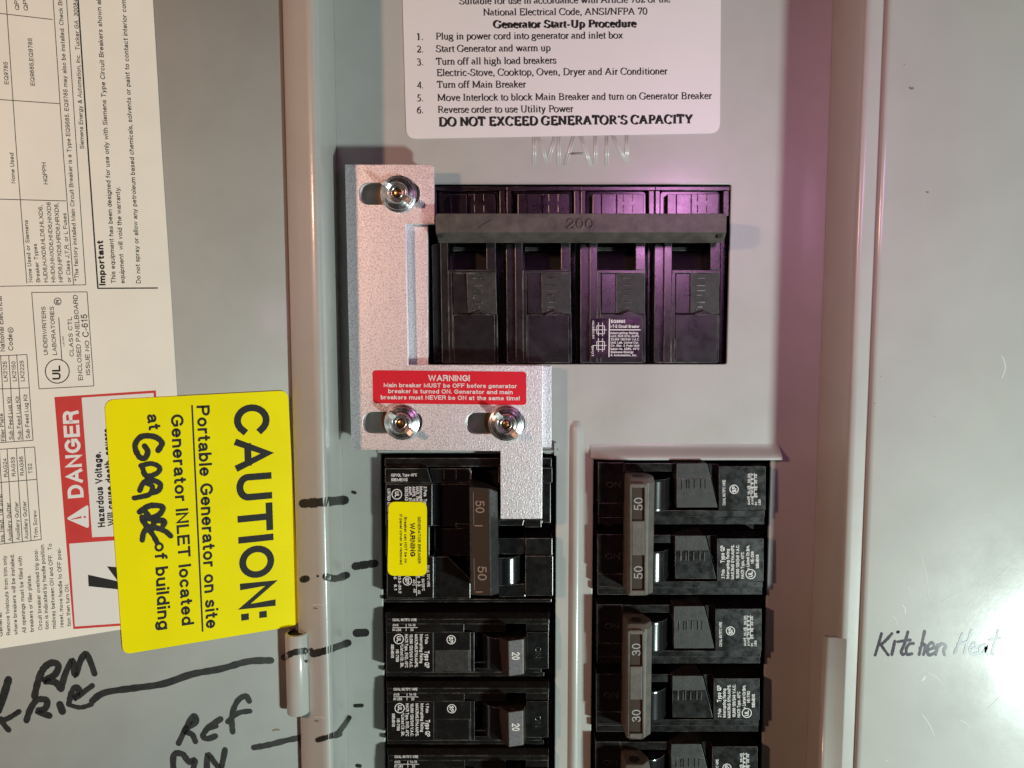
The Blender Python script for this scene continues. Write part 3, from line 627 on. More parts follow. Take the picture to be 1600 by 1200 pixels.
for t, a, b in (('LK2125', (12, 596), (10.5, 564.6)), ('LK2150', (26, 595.7), (24, 564.6)), ('LK2225', (38.5, 595.7), (37, 563.4)), ('Sub Feed Lug Kit', (20.4, 687), (17, 620)), ('Sub Feed Lug Kit', (34, 687), (30, 619)), ('Sub Feed Lug Kit', (47, 685), (42.5, 616)), ('Filler Plate', (8, 689), (4.6, 646)),
                ('RAG24', (12.5, 745), (10.4, 716)), ('RAG33', (24.8, 744), (23, 714)), ('RAG36', (37.8, 742.6), (36, 713)), ('TS2', (51, 740), (49.6, 724)), ('Auxiliary Gutter', (19, 845.5), (15.4, 785)), ('Auxiliary Gutter', (31.5, 844), (28.4, 784)), ('Auxiliary Gutter', (44.5, 842), (41, 783)), ('Trim Screw', (59.6, 840.7), (57, 797)), ('Ins. Neut. Tie Strip', (6.6, 846.7), (2.6, 772)),
                ('General:', (4.5, 994), (2.5, 956)), ('Remove twistouts from trim only', (16.5, 992), (10, 868)), ('where breakers will be installed.', (28, 991.6), (21.6, 866)), ('All openings must be filled with', (41, 989), (34, 869)), ('breakers or filler plates.', (53, 987), (48, 898)), ('Circuit breaker overload trip posi-', (66.4, 984), (58.7, 858)), ('tion is indicated by handle position', (76.5, 983), (68.7, 851)), ('midway between ON and OFF.  To', (87.6, 982), (80.7, 849.5)), ('reset, move handle to OFF posi-', (99.4, 979.7), (95, 856)), ('tion then turn ON.', (111, 978), (107, 912))):
    P(t, a, b, 6.3)
# danger panel
pp.flat([(85, 620.4), (243.5, 610), (268, 972), (114.6, 983)], S, HP, 'red_print')
H2 = HP+.02; H3 = HP+.04
pp.flat([(127.5, 621.3), (240, 614), (252, 835), (144, 839.4)], S, H2, 'panel_white')
pp.flat([(108.2, 849.5), (252, 839), (262, 969), (117, 979)], S, H2, 'panel_white')

def PD(t, a, b, cap, bold, m): pp.text(t, a, b, cap, S, H3, m, bold)
pp.flat(rounded([(103, 810.5), (138, 788), (139, 826)], 5), S, H2, 'white_print')
pp.flat([(111.5, 811), (127, 806.5), (127.3, 809.5), (111.5, 812)], S, H3, 'red_print'); pp.flat([(130.5, 806.5), (134, 806.2), (134.2, 809), (130.7, 809.2)], S, H3, 'red_print')
PD('DANGER', (131, 777), (122.6, 641), 25, .016, 'white_print'); PD('Hazardous Voltage.', (164.4, 823), (157.6, 706), 11.5, .018, 'ink'); PD('Will cause death, severe', (180, 821), (171.5, 669), 11.5, .018, 'ink')
pp.flat([(137.5, 898), (183, 908), (195, 912), (195, 922), (138.4, 916)], S, H3, 'ink'); pp.flat([(167, 885), (195, 887), (195, 914), (182.5, 906)], S, H3, 'ink')
o = pp.build('paper_label', None, origin=S(130, 500, 0), fix=False)
tag(o, 'large cream paper label of printed tables and a red DANGER block on the open door', 'label')

# ================================================================== YELLOW CAUTION STICKER
ca = MB()
ca.sheet(rounded([(163, 625), (450, 610), (468.5, 977), (192, 1023)], [17, 14, 16, 14]), [], DOOR, .55, .3, 'yellow', .05)
HC = .59
def T(t, a, b, cap, bold=.0, m='ink'): ca.text(t, a, b, cap, DOOR, HC, m, bold)
T('CAUTION:', (364.5, 633), (377, 970), 56, .0125)
T('Portable Generator on site', (307, 634), (322, 983), 20.5, .010); ca.line((300, 633), (316.6, 987), 2.6, DOOR, HC, 'ink')
T('Generator INLET located', (266.5, 648), (284, 978), 20, .010); T('at', (229, 648), (232.5, 672.6), 20, .010); T('of building', (241, 848), (247, 985), 20, .010)
g4 = lambda *uv: [(u/5, 600+v/5) for u, v in uv]
g5 = lambda *uv: [(u/5.4545, 800+v/5.4545) for u, v in uv]
for st, wd in ((g4((1235, 520), (1265, 460), (1205, 412), (1105, 412), (1055, 480), (1085, 565), (1130, 580), (1155, 530), (1130, 485)), 9), (g4((1100, 640), (1180, 622), (1245, 650), (1230, 695), (1150, 722), (1120, 690)), 8), (g4((1112, 650), (1130, 700), (1165, 735)), 8),
               (g4((1092, 832), (1120, 775), (1180, 750), (1250, 780), (1240, 830), (1190, 850)), 8.5), (g4((1130, 770), (1190, 800), (1170, 860), (1110, 880), (1048, 892)), 8), (g4((1090, 1000), (1170, 952), (1268, 960), (1250, 1015), (1180, 1050), (1110, 1042)), 9), (g4((1130, 990), (1190, 1060), (1280, 1068), (1275, 1105)), 9),
               (g4((1112, 1062), (1150, 1110), (1200, 1120)), 9), (g5((1212, 240), (1232, 165), (1300, 132), (1400, 160), (1455, 205)), 8.5), (g5((1225, 60), (1250, 130), (1300, 190), (1340, 262)), 8.5), (g5((1330, 60), (1300, 120), (1290, 170)), 8)):
    hk += .003; ca.stroke(st, wd, DOOR, HC+.02+hk, 'marker', jit=.08)
o = ca.build('caution_sticker', None, origin=DOOR(315, 810, 0), fix=False)
tag(o, 'big yellow CAUTION sticker with handwritten GARAGE, over the paper label on the door', 'sticker')

# ================================================================== WHITE INSTRUCTION STICKER
ws = MB()
ws.sheet(rounded([(627, -70), (1127, -70), (1125, 208), (635, 217)], [10, 10, 16, 16]), [], Z0, .3, .24, 'white_vinyl', .04)
def T(t, a, b, cap=10.2, bold=False): ws.text(t, a, b, cap, Z0, .33, 'ink', bold, serif=True)
T('Suitable for use in accordance with Article 702 of the', (717.5, 6.5), (1048, 3.5)); T('National Electrical Code, ANSI/NFPA 70', (755, 24), (1011.6, 22.5))
T('Generator Start-Up Procedure', (770, 43.5), (995.4, 42), 11, True)
for n, y, x, t, xe_, ye in (('1.', 62.5, 681, 'Plug in power cord into generator and inlet box', 973.6, 59.8), ('2.', 82, 681, 'Start Generator and warm up', 860.5, 79.6), ('3.', 102, 681, 'Turn off all high load breakers', 869.6, 99), ('', 119.4, 682.4, 'Electric-Stove, Cooktop, Oven, Dryer and Air Conditioner', 1043, 116), ('4.', 138, 682.4, 'Turn off Main Breaker', 822, 136.5), ('5.', 158.3, 683.4, 'Move Interlock to block Main Breaker and turn on Generator Breaker', 1112.4, 154.4), ('6.', 177, 684, 'Reverse order to use Utility Power', 896, 174.8)):
    if n: T(n, (651.5, y), (661.3, y-.1))
    T(t, (x, y-.8), (xe_, ye))
T("DO NOT EXCEED GENERATOR'S CAPACITY", (685.6, 197), (1083, 192.4), 13, True)
o = ws.build('instruction_sticker', None, origin=Z0(880, 100, 0), fix=False)
tag(o, 'white sticker of generator start-up steps above the main breaker', 'sticker')

# ================================================================== INTERLOCK
bpz = Z(6.8)
b_ = MB()
slots = [((560, 284.6, 657, 320.8), (623, 303.5)), ((567, 643.8, 660, 677.2), (628.5, 659.5)), ((728, 645, 820.5, 678), (791, 661))]
def slot(S, x0, y0, x1, y1): return rounded([(x0, y0), (x1, y0), (x1, y1), (x0, y1)], (y1-y0)/2*1.0, 8)
b_.sheet([(556, 266), (668, 266), (669, 572), (861.5, 572), (861.5, 699), (566, 697)], [slot(bpz, a[0]+2, a[1]-1, a[2]-6, a[3]+1) for a, c in slots], bpz, 0, 3.0, 'alu', .12)
o = b_.build('backing_plate', None, origin=bpz(700, 600, 0))
tag(o, 'flat aluminium backing plate under the sliding interlock plate', 'plate')
IZ = 10.2; ipz = Z(IZ)
il = thing('interlock_plate', 'L-shaped speckled aluminium interlock plate sliding beside the main breaker', 'interlock plate', ipz(640, 520, -2.6))
pl = MB()
pl.sheet([(539, 257), (678, 257), (679, 350), (633.5, 350), (638, 570), (848, 571), (847, 811), (782, 811), (782, 705), (549, 703)], [slot(ipz, *a) for a, c in slots], ipz, 0, 2.6, 'alu', .14)
pl.build('plate', il)
st = MB()
st.sheet(rounded([(582, 578.5), (822.3, 581), (822.3, 633), (583, 630)], 6), [], ipz, .16, .12, 'red')
def T(t, a, b, cap, bold): st.text(t, a, b, cap, ipz, .19, 'white_print', bold)
T('WARNING!', (669, 595.2), (734, 595.6), 9.4, .010); T('Main breaker MUST be OFF before generator', (599.6, 604.8), (807.4, 606.6), 6.6, .007); T('breaker is turned ON. Generator and main', (606.6, 614.2), (801, 616), 6.6, .007); T('breakers must NEVER be ON at the same time!', (595, 623.8), (812, 625.6), 6.6, .007)
o = st.build('warning_sticker', il, fix=False); o['label'] = 'red warning sticker with white text'
# wing nuts
def wing_nut(c, label, ang):
    cc = ipz(c[0], c[1], 0); cx, cy = cc.x, cc.y
    t = thing('wing_nut', label, 'wing nut', (cx, cy, IZ), 'wing nuts clamping the interlock plate')
    a = MB(); a.lathe((cx, cy, IZ), [(1.9, .05), (5.9, .05), (6.05, .3), (6.0, .9), (5.8, 1.15), (2.5, 1.25)], 'steel', 40); a.build('washer', t)
    n = MB(); z = IZ+1.1
    n.lathe((cx, cy, z), [(5.25, .05), (5.4, .5), (5.2, .9), (4.3, 1.25), (3.45, 1.75), (3.2, 2.5), (2.95, 2.75), (2.7, 2.5), (2.5, 1.7), (2.15, 1.65), (1.95, 2.5), (1.75, 2.7), (1.5, 2.4)], 'steel', 44)
    for sgn in (1, -1):
        d = Vector((math.cos(ang), math.sin(ang), 0))*sgn; sd = Vector((-d.y, d.x, 0)); R = []
        for u, z0, z1, hw_ in ((2.5, .6, 3.0, 1.0), (3.6, .6, 3.7, 1.0), (5.0, .7, 4.2, .95), (5.7, 1.0, 4.1, .8)):
            p = Vector((cx, cy, z))+d*u
            R.append([p-sd*hw_+Vector((0, 0, z0)), p+sd*hw_+Vector((0, 0, z0)), p+sd*hw_+Vector((0, 0, z1)), p-sd*hw_+Vector((0, 0, z1))])
        n.rings(R, 'dull_steel')
    n.build('nut', t, bevel=.15)
    s = MB(); s.lathe((cx, cy, z), [(1.5, -6), (1.5, 1.5), (1.2, 1.8), (0.02, 1.85)], 'brass', 20); s.build('bolt', t)
    g = MB(); g.lathe((cx-2.2, cy, 0), [(5.4, .1), (5.4, IZ-2.8)], 'brass', 24, cap0=True, cap1=True); g.build('spacer', t)
wing_nut(slots[0][1], 'shiny wing nut at the top of the interlock plate, left of the main breaker', -.62)
wing_nut(slots[1][1], 'shiny wing nut below the left end of the red warning sticker', -.74)
wing_nut(slots[2][1], 'shiny wing nut below the right end of the red warning sticker', -.86)

# ================================================================== MAIN BREAKER
mb = thing('main_breaker', 'wide four-pole black main breaker with one bar handle marked 200', 'circuit breaker', U(900, 430, -10))
PITCH = 25.55
def pole(k):
    dx = (k-2)*PITCH
    class SS(Srf):
        def __call__(s, px, py, h=0.): return Srf.__call__(s, px, py, h)+Vector((dx, 0, 0))
    S = SS((0, 0, 0), (0, 0, 1))
    m = MB(); B = 'pole_black'
    m.box(905, 291, 1030, 569, S, -11, -14, B)
    # side rail, rounded
    m.prism(rounded([(907, 382), (921, 382), (921, 567), (907, 567)], 3), S, .6, -11, B)
    m.box(921.5, 337, 933, 567, S, 2.0, -11, B)
    m.box(933.2, 423, 939, 567, S, 2.1, -11, B)
    m.box(993.5, 337, 1008, 421.5, S, 2.0, -11, B)
    m.box(934, 421.8, 1008.5, 427, S, 2.3, -11, B)
    m.prism([(940, 427.5), (962, 427.5), (962, 490), (940, 490)], S, 1.3, -11, B)
    # plate with the raised marking, tilted
    top = [S(962.5, 427.5, 2.4), S(1008, 427.5, 2.4), S(1008, 490, 1.6), S(962.5, 490, 1.6)]
    m.rings([top, [p+Vector((0, 0, -12)) for p in top]], 'dust_and_sheen')
    m.prism([(940, 491.5), (1005, 491.5), (1005, 567), (940, 567)], S, 2.2, -11, B)
    m.prism([(966, 492.5), (1000, 492.5), (984, 486)], S, 2.6, -1, B)
    m.box(1005.6, 491, 1008.5, 566, S, 1.2, -11, B)
    m.box(1012, 300, 1021, 567, S, -5.5, -11, B)
    # head block behind the bar
    m.box(908, 291.5, 1024, 297.5, S, -.6, -11, B)
    m.box(908, 298, 915, 337, S, -.6, -11, B)
    m.prism(rounded([(916, 299), (1009, 299), (1009, 337), (916, 337)], [7, 7, 0, 0]), S, -2.5, -11, 'gloss')
    m.box(926, 303, 939.5, 337, S, 1.2, -6, B); m.box(940.2, 303, 963, 337, S, .6, -6, B); m.box(964, 303, 1006, 337, S, -1, -6, B)
    m.box(1014, 298, 1022, 337, S, .2, -11, B)
    for y in (302.5, 320): 
        for x in (974, 988.5): m.box(x-.8, y, x+.8, y+12, S, -.75, -1.2, 'dust_and_sheen')
    m.box(934, 372, 993, 421, S, -9.5, -11, 'dark')                    # window floor
    m.box(934, 386, 993, 392, S, -6.5, -9, 'dark')
    # raised mark on the plate; paler colour on the two right poles paints glints
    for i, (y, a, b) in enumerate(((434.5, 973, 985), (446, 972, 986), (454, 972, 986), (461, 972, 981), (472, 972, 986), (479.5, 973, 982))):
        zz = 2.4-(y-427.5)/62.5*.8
        m.prism([(a, y-1.1), (b, y-1.1), (b, y+1.1), (a, y+1.1)], S, zz+.28, zz-.3, ('dust_and_sheen', 'black', 'toggle', 'grey_ink_and_glint')[k])
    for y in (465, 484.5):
        m.box(971, y-1, 973, y+1, S, 2.2, 1, ('dust_and_sheen', 'black', 'toggle', 'grey_ink_and_glint')[k])
    o = m.build('pole', mb, bevel=.26, edge=True)
    return o, S
poles = [pole(k) for k in range(4)]
lb = MB(); S = poles[2][1]
lb.sheet(rounded([(923.5, 498), (1001, 498), (1000.5, 559), (922.5, 559)], 3.5), [], S, 2.36, .12, 'foil')
HL = 2.39
lb.line((952.3, 498), (951.5, 558), 1.6, S, HL, 'white_print'); lb.line((952, 515.4), (1001, 515.4), 1.5, S, HL, 'white_print')
def T(t, a, b, cap, bold=.012, m='white_print'): lb.text(t, a, b, cap, S, HL, m, bold)
T('EQ9685', (954.5, 504.6), (977, 504.6), 5, .016); T('I-T-E Circuit Breaker', (954, 512.4), (999, 512.4), 5, .016)
for i, (t, xe_) in enumerate((('Interrupting Rating', 997), ('MAX. RMS SYM. AMPS.', 999), ('22,000 120/240 V.A.C.', 999), ('Und. Lab. Listed Cur.', 998), ('Cir. Bkr. 2 Pole Unit', 999), ('Issue No. 0280, 40°C', 999), ('Siemens Energy', 990), ('& Automation, Inc.', 995))):
    T(t, (954, 522+i*4.95), (xe_, 522+i*4.95), 3.5)
for y0 in (509, 533.5):
    for a, b in (((932.5, y0), (944.5, y0)), ((932.5, y0+12.5), (944.5, y0+12.5)), ((932.5, y0), (932.5, y0+12.5)), ((944.5, y0), (944.5, y0+12.5)), ((926, y0+6.3), (948, y0+6.3)), ((935, y0-5), (935, y0+16)), ((941.5, y0-5), (941.5, y0+16))):
        lb.line(a, b, 1, S, HL, 'white_print')
T('LINE CONNECTION', (928.5, 529), (928.5, 501), 3); T('LOAD', (927.5, 556), (927.5, 540), 3.2)
lb.build('rating_label', poles[2][0], fix=False)
# bar handle across the four poles
hb = MB(); S = Z(0)
HBZ = 15.
fa = [(683, 333.5), (1134, 333.5), (1135.5, 338), (1135, 363), (681, 363), (680, 338)]
lo = [(688, 331), (1129, 331), (1131, 338), (1129, 379.5), (686, 379.5), (684, 338)]
lz = 8.5
topf = [S(x, y, HBZ) for x, y in fa]
mid = [S(x, y, 8.5) for x, y in ((684, 333.5+2), (1131, 333.5+2), (1132, 340), (1129, 379.5), (686, 379.5), (682, 340))]
mid[0].y = topf[0].y-.3; mid[1].y = topf[1].y-.3
low = [p+Vector((0, .8 if i in (3, 4) else -.4, -5)) for i, p in enumerate(mid)]
hb.rings([topf, mid, low], 'bar')
for k in range(4):
    x = 963+(k-2)*118.2
    hb.box(x-27, 345, x+27, 377, S, 5, -6, 'gloss')
hb.text('200', (884.5, 357.5), (928, 358), 15.5, S, HBZ-.02, 'bar', -.002, ext=.6)
hb.stroke([(745, 358), (752, 352), (768, 343)], 1.6, S, HBZ+.02, 'dust_and_sheen', cap=False)
hb.box(683, 365.5, 691, 370, S, HBZ-1.0, HBZ-4, 'dark'); hb.box(1121, 365.5, 1129, 371, S, HBZ-1.0, HBZ-4, 'dark')
hb.build('handle_bar', mb, bevel=.5)

# ================================================================== RIGHT ROW: two-pole breakers
P1 = 25.4
def hub(rad, ln_):                # barrel of a toggle, very slightly waisted
    return [(rad-.06*(1-(2*i/12-1)**2), .2+(ln_-.4)*i/12) for i in range(13)]
def two_pole(dy, amps, issue, label):
    c = U(1063, 830, 0)+Vector((0, dy, -7)); RZ = 2.6
    t = thing('circuit_breaker', label, 'circuit breaker', c)
    b = MB()
    for k in (0, 1):
        S = Z(RZ, dy-k*P1); B = 'black'
        b.box(929, 718, 1200, 830, S, -8, -11, B)
        b.box(935, 723, 975, 785, S, 2.2, -8, B); b.box(935, 786, 975, 806, S, 1.6, -8, B)
        b.box(976, 724, 1056, 736.5, S, 1.8, -8, B)
        b.box(976, 737.2, 984, 796, S, 0.6, -8, B)
        b.box(976, 797.5, 1195, 807.5, S, 2.4, -8, B)
        b.box(935, 808.2, 1194, 819, S, 1.0, -8, B)
        b.prism([(1057.2, 724.5), (1105, 724.5), (1111, 748), (1057.2, 748)], S, 3.5, -8, 'dust_and_sheen')
        b.prism([(1057.2, 748.3), (1111, 748.3), (1121.5, 793), (1057.2, 793)], S, 3.2, -8, 'dust_and_sheen' if k == 0 else B)
        b.prism([(1106.5, 725), (1122.5, 725), (1122.5, 790)], S, 1.0, -8, B)
        b.box(1123.3, 729, 1196.5, 796.8, S, 3.4, -8, B)
        for i, x in enumerate((1066, 1074, 1078, 1086, 1096, 1103)):
            b.box(x-.9, 750 if i % 2 else 747, x+.9, 764, S, 3.52, 2, 'dust_and_sheen')
        b.text('ON', (947, 762), (970, 762), 9, S, 2.2, B, 0, ext=.25)
        # glossy hub of the toggle in its well
        x0 = U(1017, 770, RZ).x; y0, y1 = S(1030, 796, 0).y, S(1030, 745, 0).y
        b.lathe((x0, y0, RZ-3.0), hub(7.4, y1-y0), 'gloss', 40, (0, 1, 0), cap0=True, cap1=True)
        b.box(1026, 745, 1056, 796, S, -4, -9, 'gloss')
    b.build('body', t, bevel=.26, edge=True)
    # tie bar
    h = MB(); S = Z(RZ, dy); B = 'toggle'; HT = 12.5
    y0, y1 = S(998, 931, HT).y, S(998, 756, HT).y
    xa, xb, xd = S(983.5, 840, HT).x, S(1011.5, 840, HT).x, S(1023, 840, 10.5).x
    zf = HT-.9
    base = [(xa-.4, 1), (xa, zf), (xb, zf), (xb+.5, zf-.2), (xd, 9.0), (xd, 6.5), (xd-2, 1)]; base = [(x_, z_+RZ) for x_, z_ in base]
    h.rings([[Vector((x, y0, z)) for x, z in base], [Vector((x, y1, z)) for x, z in base]], B)
    cxm = (xa+xb)/2
    # top and bottom tapered ends
    for s_, yy in ((1, y1), (-1, y0)):
        h.rings([[Vector((x, yy, z)) for x, z in base], [Vector((x*.94+cxm*.06, yy+s_*(1.6 if s_ > 0 else .7), z-(1.2 if z > 5 else 0))) for x, z in base]], B)
    # raised frame round the two number windows
    def fr(xp0, yp0, xp1, yp1):
        h.box(xp0, yp0, xp1, yp1, S, HT, HT-1.2, B)
    fr(984, 757, 987.2, 930); fr(1007.4, 757, 1011, 930); fr(987.2, 757, 1007.4, 762.5); fr(987.2, 814, 1007.4, 868); fr(987.2, 922.5, 1007.4, 930)
    h.flat([(986.5, 762), (1008, 762), (1008, 814.5), (986.5, 814.5)], S, HT-.86, 'brown_toggle'); h.flat([(986.5, 867), (1008, 867), (1008, 923), (986.5, 923)], S, HT-.86, 'brown_toggle')
    for yb in (797.5, 904.5): h.text(amps, (1004.5, yb), (1004.5, yb-20), 14, S, HT-.8, 'grey_ink_and_glint', -.004)
    # drilled hole in the upper end
    e = Vector((cxm+.3, y1+1.75, RZ+HT-5)); ax = Vector((0, 1, .12)).normalized()
    h.lathe(e-ax*.6, [(1.9, 0), (1.9, .75)], 'dark', 18, ax, cap0=True, cap1=True)
    h.build('tie_handle', t, bevel=.3)
    # printed labels
    p = MB(); S = Z(RZ, dy); HL = 3.45
    def T(tt, a, b_, cap, bold=.008): p.text(tt, a, b_, cap, S, HL, 'white_print', bold)
    T('CU/AL 60/75°C WIRE', (1133.5, 789.6), (1133.5, 750), 4.4)
    p.ring((1147, 764.5), 7.2, 1.2, S, HL, 'white_print'); T('SP', (1150.5, 769.3), (1150.5, 759.8), 6.6, .02)
    for x, tt, ya, yb in ((1172, 'AMP  10-25  30-50', 789, 740), (1177.5, 'AWG  14-8  8  6  4', 789, 740), (1183, 'IN    25  35  40 45', 789, 741), (1188.5, 'LBS', 789, 780)):
        T(tt, (x, ya), (x, yb), 3.7)
    p.line((1173.4, 777), (1173.4, 739), .8, S, HL, 'white_print'); p.line((1178.8, 777), (1178.8, 739), .8, S, HL, 'white_print'); p.line((1167, 776.5), (1184, 776.5), .8, S, HL, 'white_print'); p.line((1167, 761), (1184, 761), .8, S, HL, 'white_print')
    p.build('rating_label', t, fix=False)
    p = MB(); S = Z(RZ, dy-P1); q_ = 112.6
    def T(tt, a, b_, cap, bold=.008): p.text(tt, (a[0]+4.0, a[1]-q_), (b_[0]+4.0, b_[1]-q_), cap, S, HL, 'white_print', bold)
    T('2 Pole', (1131, 905), (1131, 890.5), 5.2); T('Type QP', (1131, 880), (1131, 852.5), 6.6, .014); T('Interrupting Rating', (1138.4, 905), (1138.4, 858), 5); T('MAX.RMS SYM.AMPS.', (1146, 906), (1146, 851.5), 5, .014); T('10,000 120/240 V.A.C.', (1154, 905), (1154, 851.5), 5, .014)
    T('HACR Type, 40°C', (1161.6, 905), (1161.6, 863), 5); T('Listed Cir.Brk.', (1170, 886), (1170, 852), 5, .012); T('R', (1170, 890.5), (1170, 888), 3); T(issue, (1177, 881), (1177, 862), 4.8); T('SIEMENS', (1185, 889), (1185, 867), 4.8, .014)
    p.ring((1172+4, 898-q_), 8, 1.2, S, HL, 'white_print'); T('UL', (1175, 902.5), (1175, 893.5), 6.5, .014)
    p.build('rating_label', t, fix=False)
two_pole(0, '50', 'NE-298', 'black two-pole breaker with 50 on its grey tie bar, topmost in the right row')
two_pole(-2*P1+.2, '30', 'NE-7162', 'black two-pole breaker with 30 on its grey tie bar, right row')
two_pole(-4*P1+.4, '30', 'NE-7162', 'black two-pole breaker cut by the lower edge of the picture, last in right row')

# ================================================================== LEFT ROW
LZ = 2.5
def print_left(p, S, HL, dx=0):
    def T(tt, a, b_, cap, bold=.008): p.text(tt, a, b_, cap, S, HL, 'white_print', bold)
    T('CU/AL 60/75°C WIRE', (613.4, 970.6), (651, 970.6), 4.2); T('AWG', (613.4, 978.7), (622.5, 978.7), 4); T('14-10', (638, 978.7), (649, 978.7), 4); T('IN LBS', (613.4, 986), (627, 986), 4); T('25', (641, 986), (646, 986), 4)
    p.line((613.4, 980.6), (652.4, 980.6), .8, S, HL, 'white_print'); p.line((634.6, 975), (634.6, 986), .8, S, HL, 'white_print')
    T('1 Pole', (664, 991), (664, 1006), 5); T('Type QP', (663.5, 1017), (663.5, 1043.6), 7.4, .014); T('Interrupting Rating', (656, 991), (656, 1036), 5); T('MAX.RMS.SYM.AMPS.', (648, 991), (648, 1043), 5, .014); T('10,000 120/240 V.A.C.', (640, 991), (640, 1043), 5, .014)
    T('HACR Type, SWD, 40°C', (632.6, 991), (632.6, 1043), 5, .01); T('Listed Cir. Bk.', (625.6, 1009), (625.6, 1043), 5); T('R', (627, 1006), (627, 1008.5), 3); T('NE-7159', (618.6, 1015), (618.6, 1034), 4.6, .012); T('SIEMENS', (611, 1006.8), (611, 1028), 4.6, .012)
    p.ring((623, 998.6), 8, 1.3, S, HL, 'white_print'); T('UL', (620, 994), (620, 1003.5), 6.5, .014)
    p.ring((705, 999.6), 7.2, 1.2, S, HL-.35, 'white_print'); p.text('SP', (701.5, 995), (701.5, 1004.4), 6.6, S, HL-.35, 'white_print', .02)
def one_pole(dy, label):
    t = thing('circuit_breaker', label, 'circuit breaker', U(730, 1000, 0)+Vector((0, dy, -7)), 'single-pole breakers in the left row')
    b = MB(); S = Z(LZ, dy); B = 'black'
    b.box(599, 949, 866, 1059, S, -8, -11, B)
    # sloping upper flank, then stepped face
    top = [S(602, 957, .2), S(858, 957, .2), S(858, 967, 2.2), S(602, 967, 2.2)]
    b.rings([top, [p+Vector((0, 0, -9)) for p in top]], B)
    b.box(603, 967.5, 858, 974.5, S, 2.4, -8, B)
    b.box(603, 975, 725, 987.4, S, 2.6, -8, B); b.box(725.5, 975, 790, 987.4, S, 1.5, -8, B); b.box(822, 975, 857.5, 987.4, S, 2.2, -8, B)
    b.box(603.5, 988, 677, 1050, S, 3.0, -8, B)
    b.box(678, 988, 735, 1050, S, 2.6, -8, 'black')
    b.prism([(680, 1016), (733, 1016), (733, 1049), (680, 1049)], S, 2.75, 1, 'dust_and_sheen' if dy == 0 else B)
    b.box(735.8, 988, 741, 1050, S, 2.4, -8, B); b.box(741, 1034, 775, 1036, S, 1.2, -8, B); b.box(741, 1044, 790, 1050, S, 2.0, -8, B); b.box(741, 988, 790, 1044, S, -5.5, -8, 'gloss')
    x0 = U(783, 1010, LZ).x; y0, y1 = S(780, 1042, 0).y, S(780, 990, 0).y
    b.lathe((x0, y0, LZ-3.4), hub(7.2, y1-y0), 'gloss', 40, (0, 1, 0), cap0=True, cap1=True)
    b.box(823, 988, 857, 1045, S, 3.0, -8, B); b.box(823, 1045.5, 846, 1050, S, 1.6, -8, B)
    b.box(604, 1050.6, 850, 1056.5, S, .8, -8, B)
    b.text('ON', (836, 1010), (836, 1028), 9, S, 3.0, B, 0, ext=.2)
    b.build('body', t, bevel=.26, edge=True)
    h = MB(); HT = 11.5
    top = [S(793.5, 1001.5, HT), S(818, 998, HT), S(818.5, 1054, HT), S(794.5, 1057.5, HT)]
    bot = [S(774, 993, 0), S(822, 993, 0), S(823, 1047, 0), S(780, 1049, 0)]
    h.rings([top, bot], 'brown_toggle')
    h.prism([(794.3, 1002), (817.4, 998.8), (817.8, 1053.5), (795.2, 1056.8)], S, HT+.15, HT-.4, 'grey_toggle')
    h.text('20', (799.7, 1018.5), (799.7, 1031), 12.4, S, HT+.2, 'white_print', .008)
    q_ = (top[0]+top[1])*.30+(bot[0]+bot[1])*.2; n_ = (bot[1]-top[1]).cross(top[0]-top[1]).normalized()
    if n_.y < 0: n_ = -n_
    h.lathe(q_-n_*.5, [(1.45, 0), (1.45, .62)], 'dark', 18, n_, cap0=True, cap1=True)
    h.build('toggle_handle', t, bevel=.25)
    p = MB(); print_left(p, S, 3.05); p.build('rating_label', t, fix=False)
one_pole(0, 'black single-pole breaker marked 20, directly below the generator breaker')
one_pole(-P1, 'black single-pole breaker marked 20, second below the generator breaker')
one_pole(-2*P1+.3, 'black single-pole breaker cut by the lower edge of the picture, left row')

# generator breaker
t = thing('circuit_breaker', 'black two-pole generator breaker with yellow warning sticker, under the interlock leg', 'circuit breaker', U(735, 825, -7))
b = MB(); S = Z(LZ); B = 'black'
b.box(599, 713, 869, 942, S, -8, -11, B)
b.box(601, 716, 862, 729, S, .5, -8, B)
b.prism([(601.5, 732), (668, 732), (674.5, 754.5), (601.5, 754.5)], S, 3.0, -8, B)
b.box(602.5, 756, 675.5, 822, S, 3.2, -8, B); b.box(603, 823, 671, 868.5, S, 2.6, -8, B); b.box(604.5, 869.5, 677.5, 935, S, 3.2, -8, B)
b.prism([(671.5, 732), (735, 732), (735, 754), (677, 754)], S, .6, -8, 'gloss'); b.box(676.5, 756, 736, 822, S, -1.0, -8, 'gloss'); b.box(679, 826, 736, 868, S, -2.5, -8, 'gloss'); b.prism([(679, 870), (700, 870), (735, 905), (735, 935), (679, 935)], S, .5, -8, B)
for x in (694, 713, 736): b.box(x-.9, 735, x+.9, 749, S, .9, 0, 'toggle')
b.box(712, 818, 738, 826, S, .8, -3, B)
b.box(779, 731, 863, 754, S, 2.4, -8, B); b.box(800, 755, 848, 818, S, 1.0, -8, 'gloss'); b.box(849, 754.5, 860.5, 817, S, 2.8, -8, B); b.prism([(779, 812), (819, 812), (817, 821.5), (779, 821.5)], S, 2.5, -8, B); b.box(820, 812, 846, 824, S, 1.5, -8, B)
b.box(779, 841, 820, 866, S, 1.5, -8, B); b.box(821, 841, 863, 868, S, 2.2, -8, B); b.box(821, 868.6, 864, 931, S, 3.0, -8, B); b.prism([(778, 915), (820, 912), (821, 933), (780, 933)], S, 2.4, -8, B); b.box(779, 868, 821, 912, S, -5, -8, 'gloss')
b.box(601, 936, 862, 941, S, -.5, -8, B)
x0 = U(788, 888, LZ).x; y0, y1 = S(780, 911, 0).y, S(780, 866, 0).y
